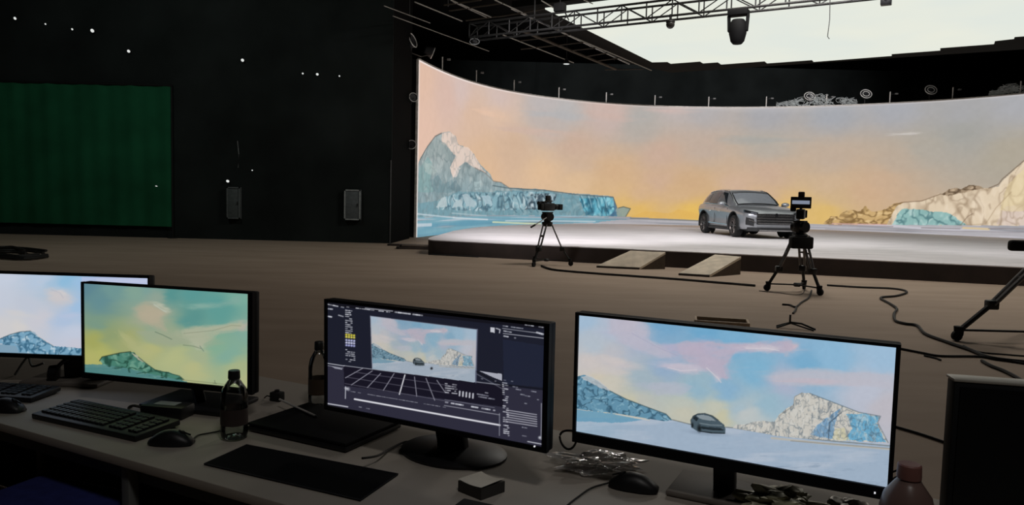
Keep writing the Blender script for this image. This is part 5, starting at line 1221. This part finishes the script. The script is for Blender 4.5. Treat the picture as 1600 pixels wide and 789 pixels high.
_nt.links.new(_lw.outputs['Fresnel'], _mx.inputs['Fac']); _nt.links.new(_tr.outputs[0], _mx.inputs[1]); _nt.links.new(_gl.outputs[0], _mx.inputs[2])
_nt.links.new(_mx.outputs[0], _nt.nodes['Material Output'].inputs['Surface'])
def bottle(loc, label, h, r, capm, labm, rz=0, liquid=None, wall=None):
    t = thing('bottle', label, 'bottle', loc, rz, 'plastic bottles on the desk'); k = h / .2
    MB().lathe([(0, .004), (r * .6, .002), (r * .92, .006), (r, .016), (r, .04 * k), (r * .95, .048 * k), (r, .056 * k), (r, .085 * k), (r * .97, .09 * k), (r, .096 * k), (r, .125 * k), (r * .86, .148 * k), (r * .52, .168 * k), (r * .36, .176 * k), (r * .36, .182 * k)], None, 32).done('bottle_wall', wall or CLEAR, t)
    MB().lathe([(0, .176 * k), (r * .44, .176 * k), (r * .45, .179 * k), (r * .43, .198 * k), (r * .38, .2 * k), (0, .2 * k)], None, 24).done('cap', capm, t)
    MB().lathe([(r * 1.012, .045 * k), (r * 1.012, .092 * k)], None, 32).done('label_wrap', labm, t)
    return t
DCAP = mat('cap_dark', (26, 26, 26), .45); BL = mat('label_dark', (58, 48, 45), .5)
q = D(366, 685); bottle((q.x, q.y, DZ), 'clear bottle with dark cap standing in front of the green iceberg monitor', .192, .036, DCAP, BL, 0, mat('cola', (36, 26, 22), .15))
q = D(493, 640); bottle((q.x + .005, q.y + .02, DZ), 'clear bottle with dark cap partly behind the middle monitor', .215, .033, DCAP, mat('label_brown', (74, 60, 48), .5))
q = Vector((.728, 1.30, DZ)); bottle(q, 'bottle with brownish pink cap between right monitor and switched off black screen', .222, .046, mat('cap_pink', (126, 84, 78), .5), mat('label_pink', (150, 116, 108), .5), 0, None, mat('milky_pink', (112, 90, 84), .3))

# ------------------------------------------------------------------ crumpled clear bag and wrapper
def crumple(c, size, seed, name, m, label, cat, rz, amp=.5, sub=4):
    b = MB(); b.ball((0, 0, 0), 1, sub)
    for v in b.bm.verts:
        p = v.co.copy(); n_ = mnoise.noise(p * 1.7 + Vector((seed, 0, 0))); r2 = abs(mnoise.noise(p * 3.6 + Vector((0, seed, 0)))); r3 = abs(mnoise.noise(p * 7.5 + Vector((0, 0, seed))))
        k = 1 + amp * n_ - .5 * amp * r2 - .3 * amp * r3
        v.co = Vector((p.x * k * size[0], p.y * k * size[1], max(-.95, p.z * k) * size[2]))
    mn = min(v.co.z for v in b.bm.verts)
    o = b.done(name, m, None, ang=28); o.location = (c.x, c.y, DZ - mn + .001); o.rotation_euler = (0, 0, rz)
    return tag(o, label, cat)
q = D(930, 733); crumple(q, (.11, .05, .018), 3.3, 'plastic_bag', FILM, 'crumpled clear plastic bag on the desk between middle and right monitors', 'bag', radians(0), .8, 5)
q = D(1222, 806); crumple(q, (.09, .05, .032), 8.1, 'snack_wrapper', mat('foil_green', (150, 148, 122), .4, .15, var=.6, scale=22), 'crumpled greenish snack wrapper under the right monitor', 'wrapper', radians(-20), .7, 4)
q = D(1320, 806); o = crumple(q, (.05, .035, .02), 5.2, 'foil_scrap', mat('foil_pale', (150, 144, 132), .4, .3, var=.4, scale=22), 'pale foil scrap under the lower edge of the right monitor', 'wrapper', .3, .6, 4)

# ------------------------------------------------------------------ switched off black panel at right
TWY = 1.42; a = A(1493, 592, TWY); hh = a.z - DZ
ct = thing('display_panel', 'switched off black screen with thin silver top edge at the right frame edge', 'screen', (a.x, a.y, DZ), radians(-13))
MB().box((.27, .024, hh / 2 + .02), (.54, .042, hh - .05), bev=.004).done('housing', mat('panel_black', (15, 17, 19), .6, spec=.3), ct)
MB().box((.27, .024, hh - .003), (.544, .046, .006), bev=.002).done('top_edge', mat('panel_silver', (176, 172, 162), .4, .3), ct)
MB().box((.27, .001, hh / 2 + .02), (.52, .004, hh - .07)).done('screen_glass', mat('panel_glass', (12, 15, 17), .35, spec=.3), ct, smooth=False)
MB().box((.27, .06, .005), (.24, .16, .01), bev=.004).done('stand_base', BLACK, ct)
MB().bar((.27, .07, .005), (.27, .045, hh * .5), .05, .02).done('stand_neck', BLACK, ct)

# ------------------------------------------------------------------ navy chair under the left end of the desk
q = P(52, 790, .60); ch = thing('stool', 'navy blue padded stool standing against the front of the desk at lower left', 'stool', (q.x, q.y, 0), radians(-20))
NAVY = mat('navy_fabric', (40, 47, 112), .85, scale=30)
MB().box((0, 0, .56), (.40, .36, .08), bev=.03, seg=3).done('seat', NAVY, ch)
MB().tube([(-.1, .176, .592), (.04, .178, .592), (.15, .176, .592)], .003).done('piping', mat('piping_pale', (170, 174, 190), .6), ch)
MB().cyl((0, 0, .53), (0, 0, .1), .03, n=12).done('column', STEEL, ch)
for k in range(5):
    an = 2 * pi * k / 5; l = MB().bar((0, 0, .1), (.24 * cos(an), .24 * sin(an), .075), .04, .03, .006).done('base_arm', BLACK, ch)
    MB().cyl((.24 * cos(an) - .012, .24 * sin(an), .03), (.24 * cos(an) + .012, .24 * sin(an), .03), .03, n=14).done('caster', RUBBER, l)

# ================================================================== LIGHT, WORLD, VIEW
def aim(o, to):
    o.rotation_euler = (Vector(to) - o.location).to_track_quat('-Z', 'Y').to_euler()
def spot(name, loc, to, power, ang, col, r=.25):
    l = bpy.data.lights.new(name, 'SPOT'); l.energy = power; l.spot_size = radians(ang); l.spot_blend = .8; l.color = col; l.shadow_soft_size = r
    o = bpy.data.objects.new(name, l); COL.objects.link(o); o.location = loc; aim(o, to); return o
def soft(name, loc, to, power, sx, sy, col):
    l = bpy.data.lights.new(name, 'AREA'); l.shape = 'RECTANGLE'; l.size = sx; l.size_y = sy; l.energy = power; l.color = col
    o = bpy.data.objects.new(name, l); COL.objects.link(o); o.location = loc; aim(o, to); return o
COOL = (1, .97, 1.0); WARM = (1, .95, .88)
# added spots out of view, without fixtures, to brighten deck and car
spot('stage_fill_spot', (-2.0, 12.0, 7.8), (2.2, 23.5, .4), 7500, 46, COOL, .7)
spot('stage_fill_spot', (5.0, 11.5, 7.8), (8.5, 26.0, .4), 3600, 42, COOL, .7)
spot('stage_fill_spot', (11.0, 9.5, 7.8), (14.0, 24.0, .4), 2300, 46, COOL, .7)
spot('wall_top_fill', (9.0, 10.0, 9.0), (9.0, 36.0, 6.6), 16000, 46, COOL)  # added spot, brightens the poles along the wall top
# added area lights out of view, lifting the open floor's brightness
soft('hall_fill', (4.5, 15.5, 8.6), (4.0, 16.5, 0), 340, 3.0, .8, WARM)
soft('hall_fill', (11.5, 10.5, 8.6), (10.0, 11.5, 0), 210, 3.0, .8, WARM)
soft('hall_fill', (-9.0, 14.0, 8.8), (-12.5, 22.3, 2.0), 115, 2.0, .6, (.9, 1, .95))  # added fill aimed at the green screen and black wall
soft('desk_fill', (.6, -.4, 4.2), (.3, 1.6, .75), 20, .6, .3, (1, .96, .92))  # added fill above the camera side, brightens the desktop

w = bpy.data.worlds.new('dark_hall'); SC.world = w; w.use_nodes = True
w.node_tree.nodes['Background'].inputs['Color'].default_value = (0, 0, 0, 1)
vs = SC.view_settings; vs.view_transform = 'Standard'; vs.look = 'None'; vs.exposure = 0; vs.gamma = 1; vs.use_curve_mapping = False
cy = SC.cycles; cy.use_denoising = True; cy.sample_clamp_indirect = 4; cy.max_bounces = 8; cy.transparent_max_bounces = 16; cy.caustics_reflective = False; cy.caustics_refractive = False
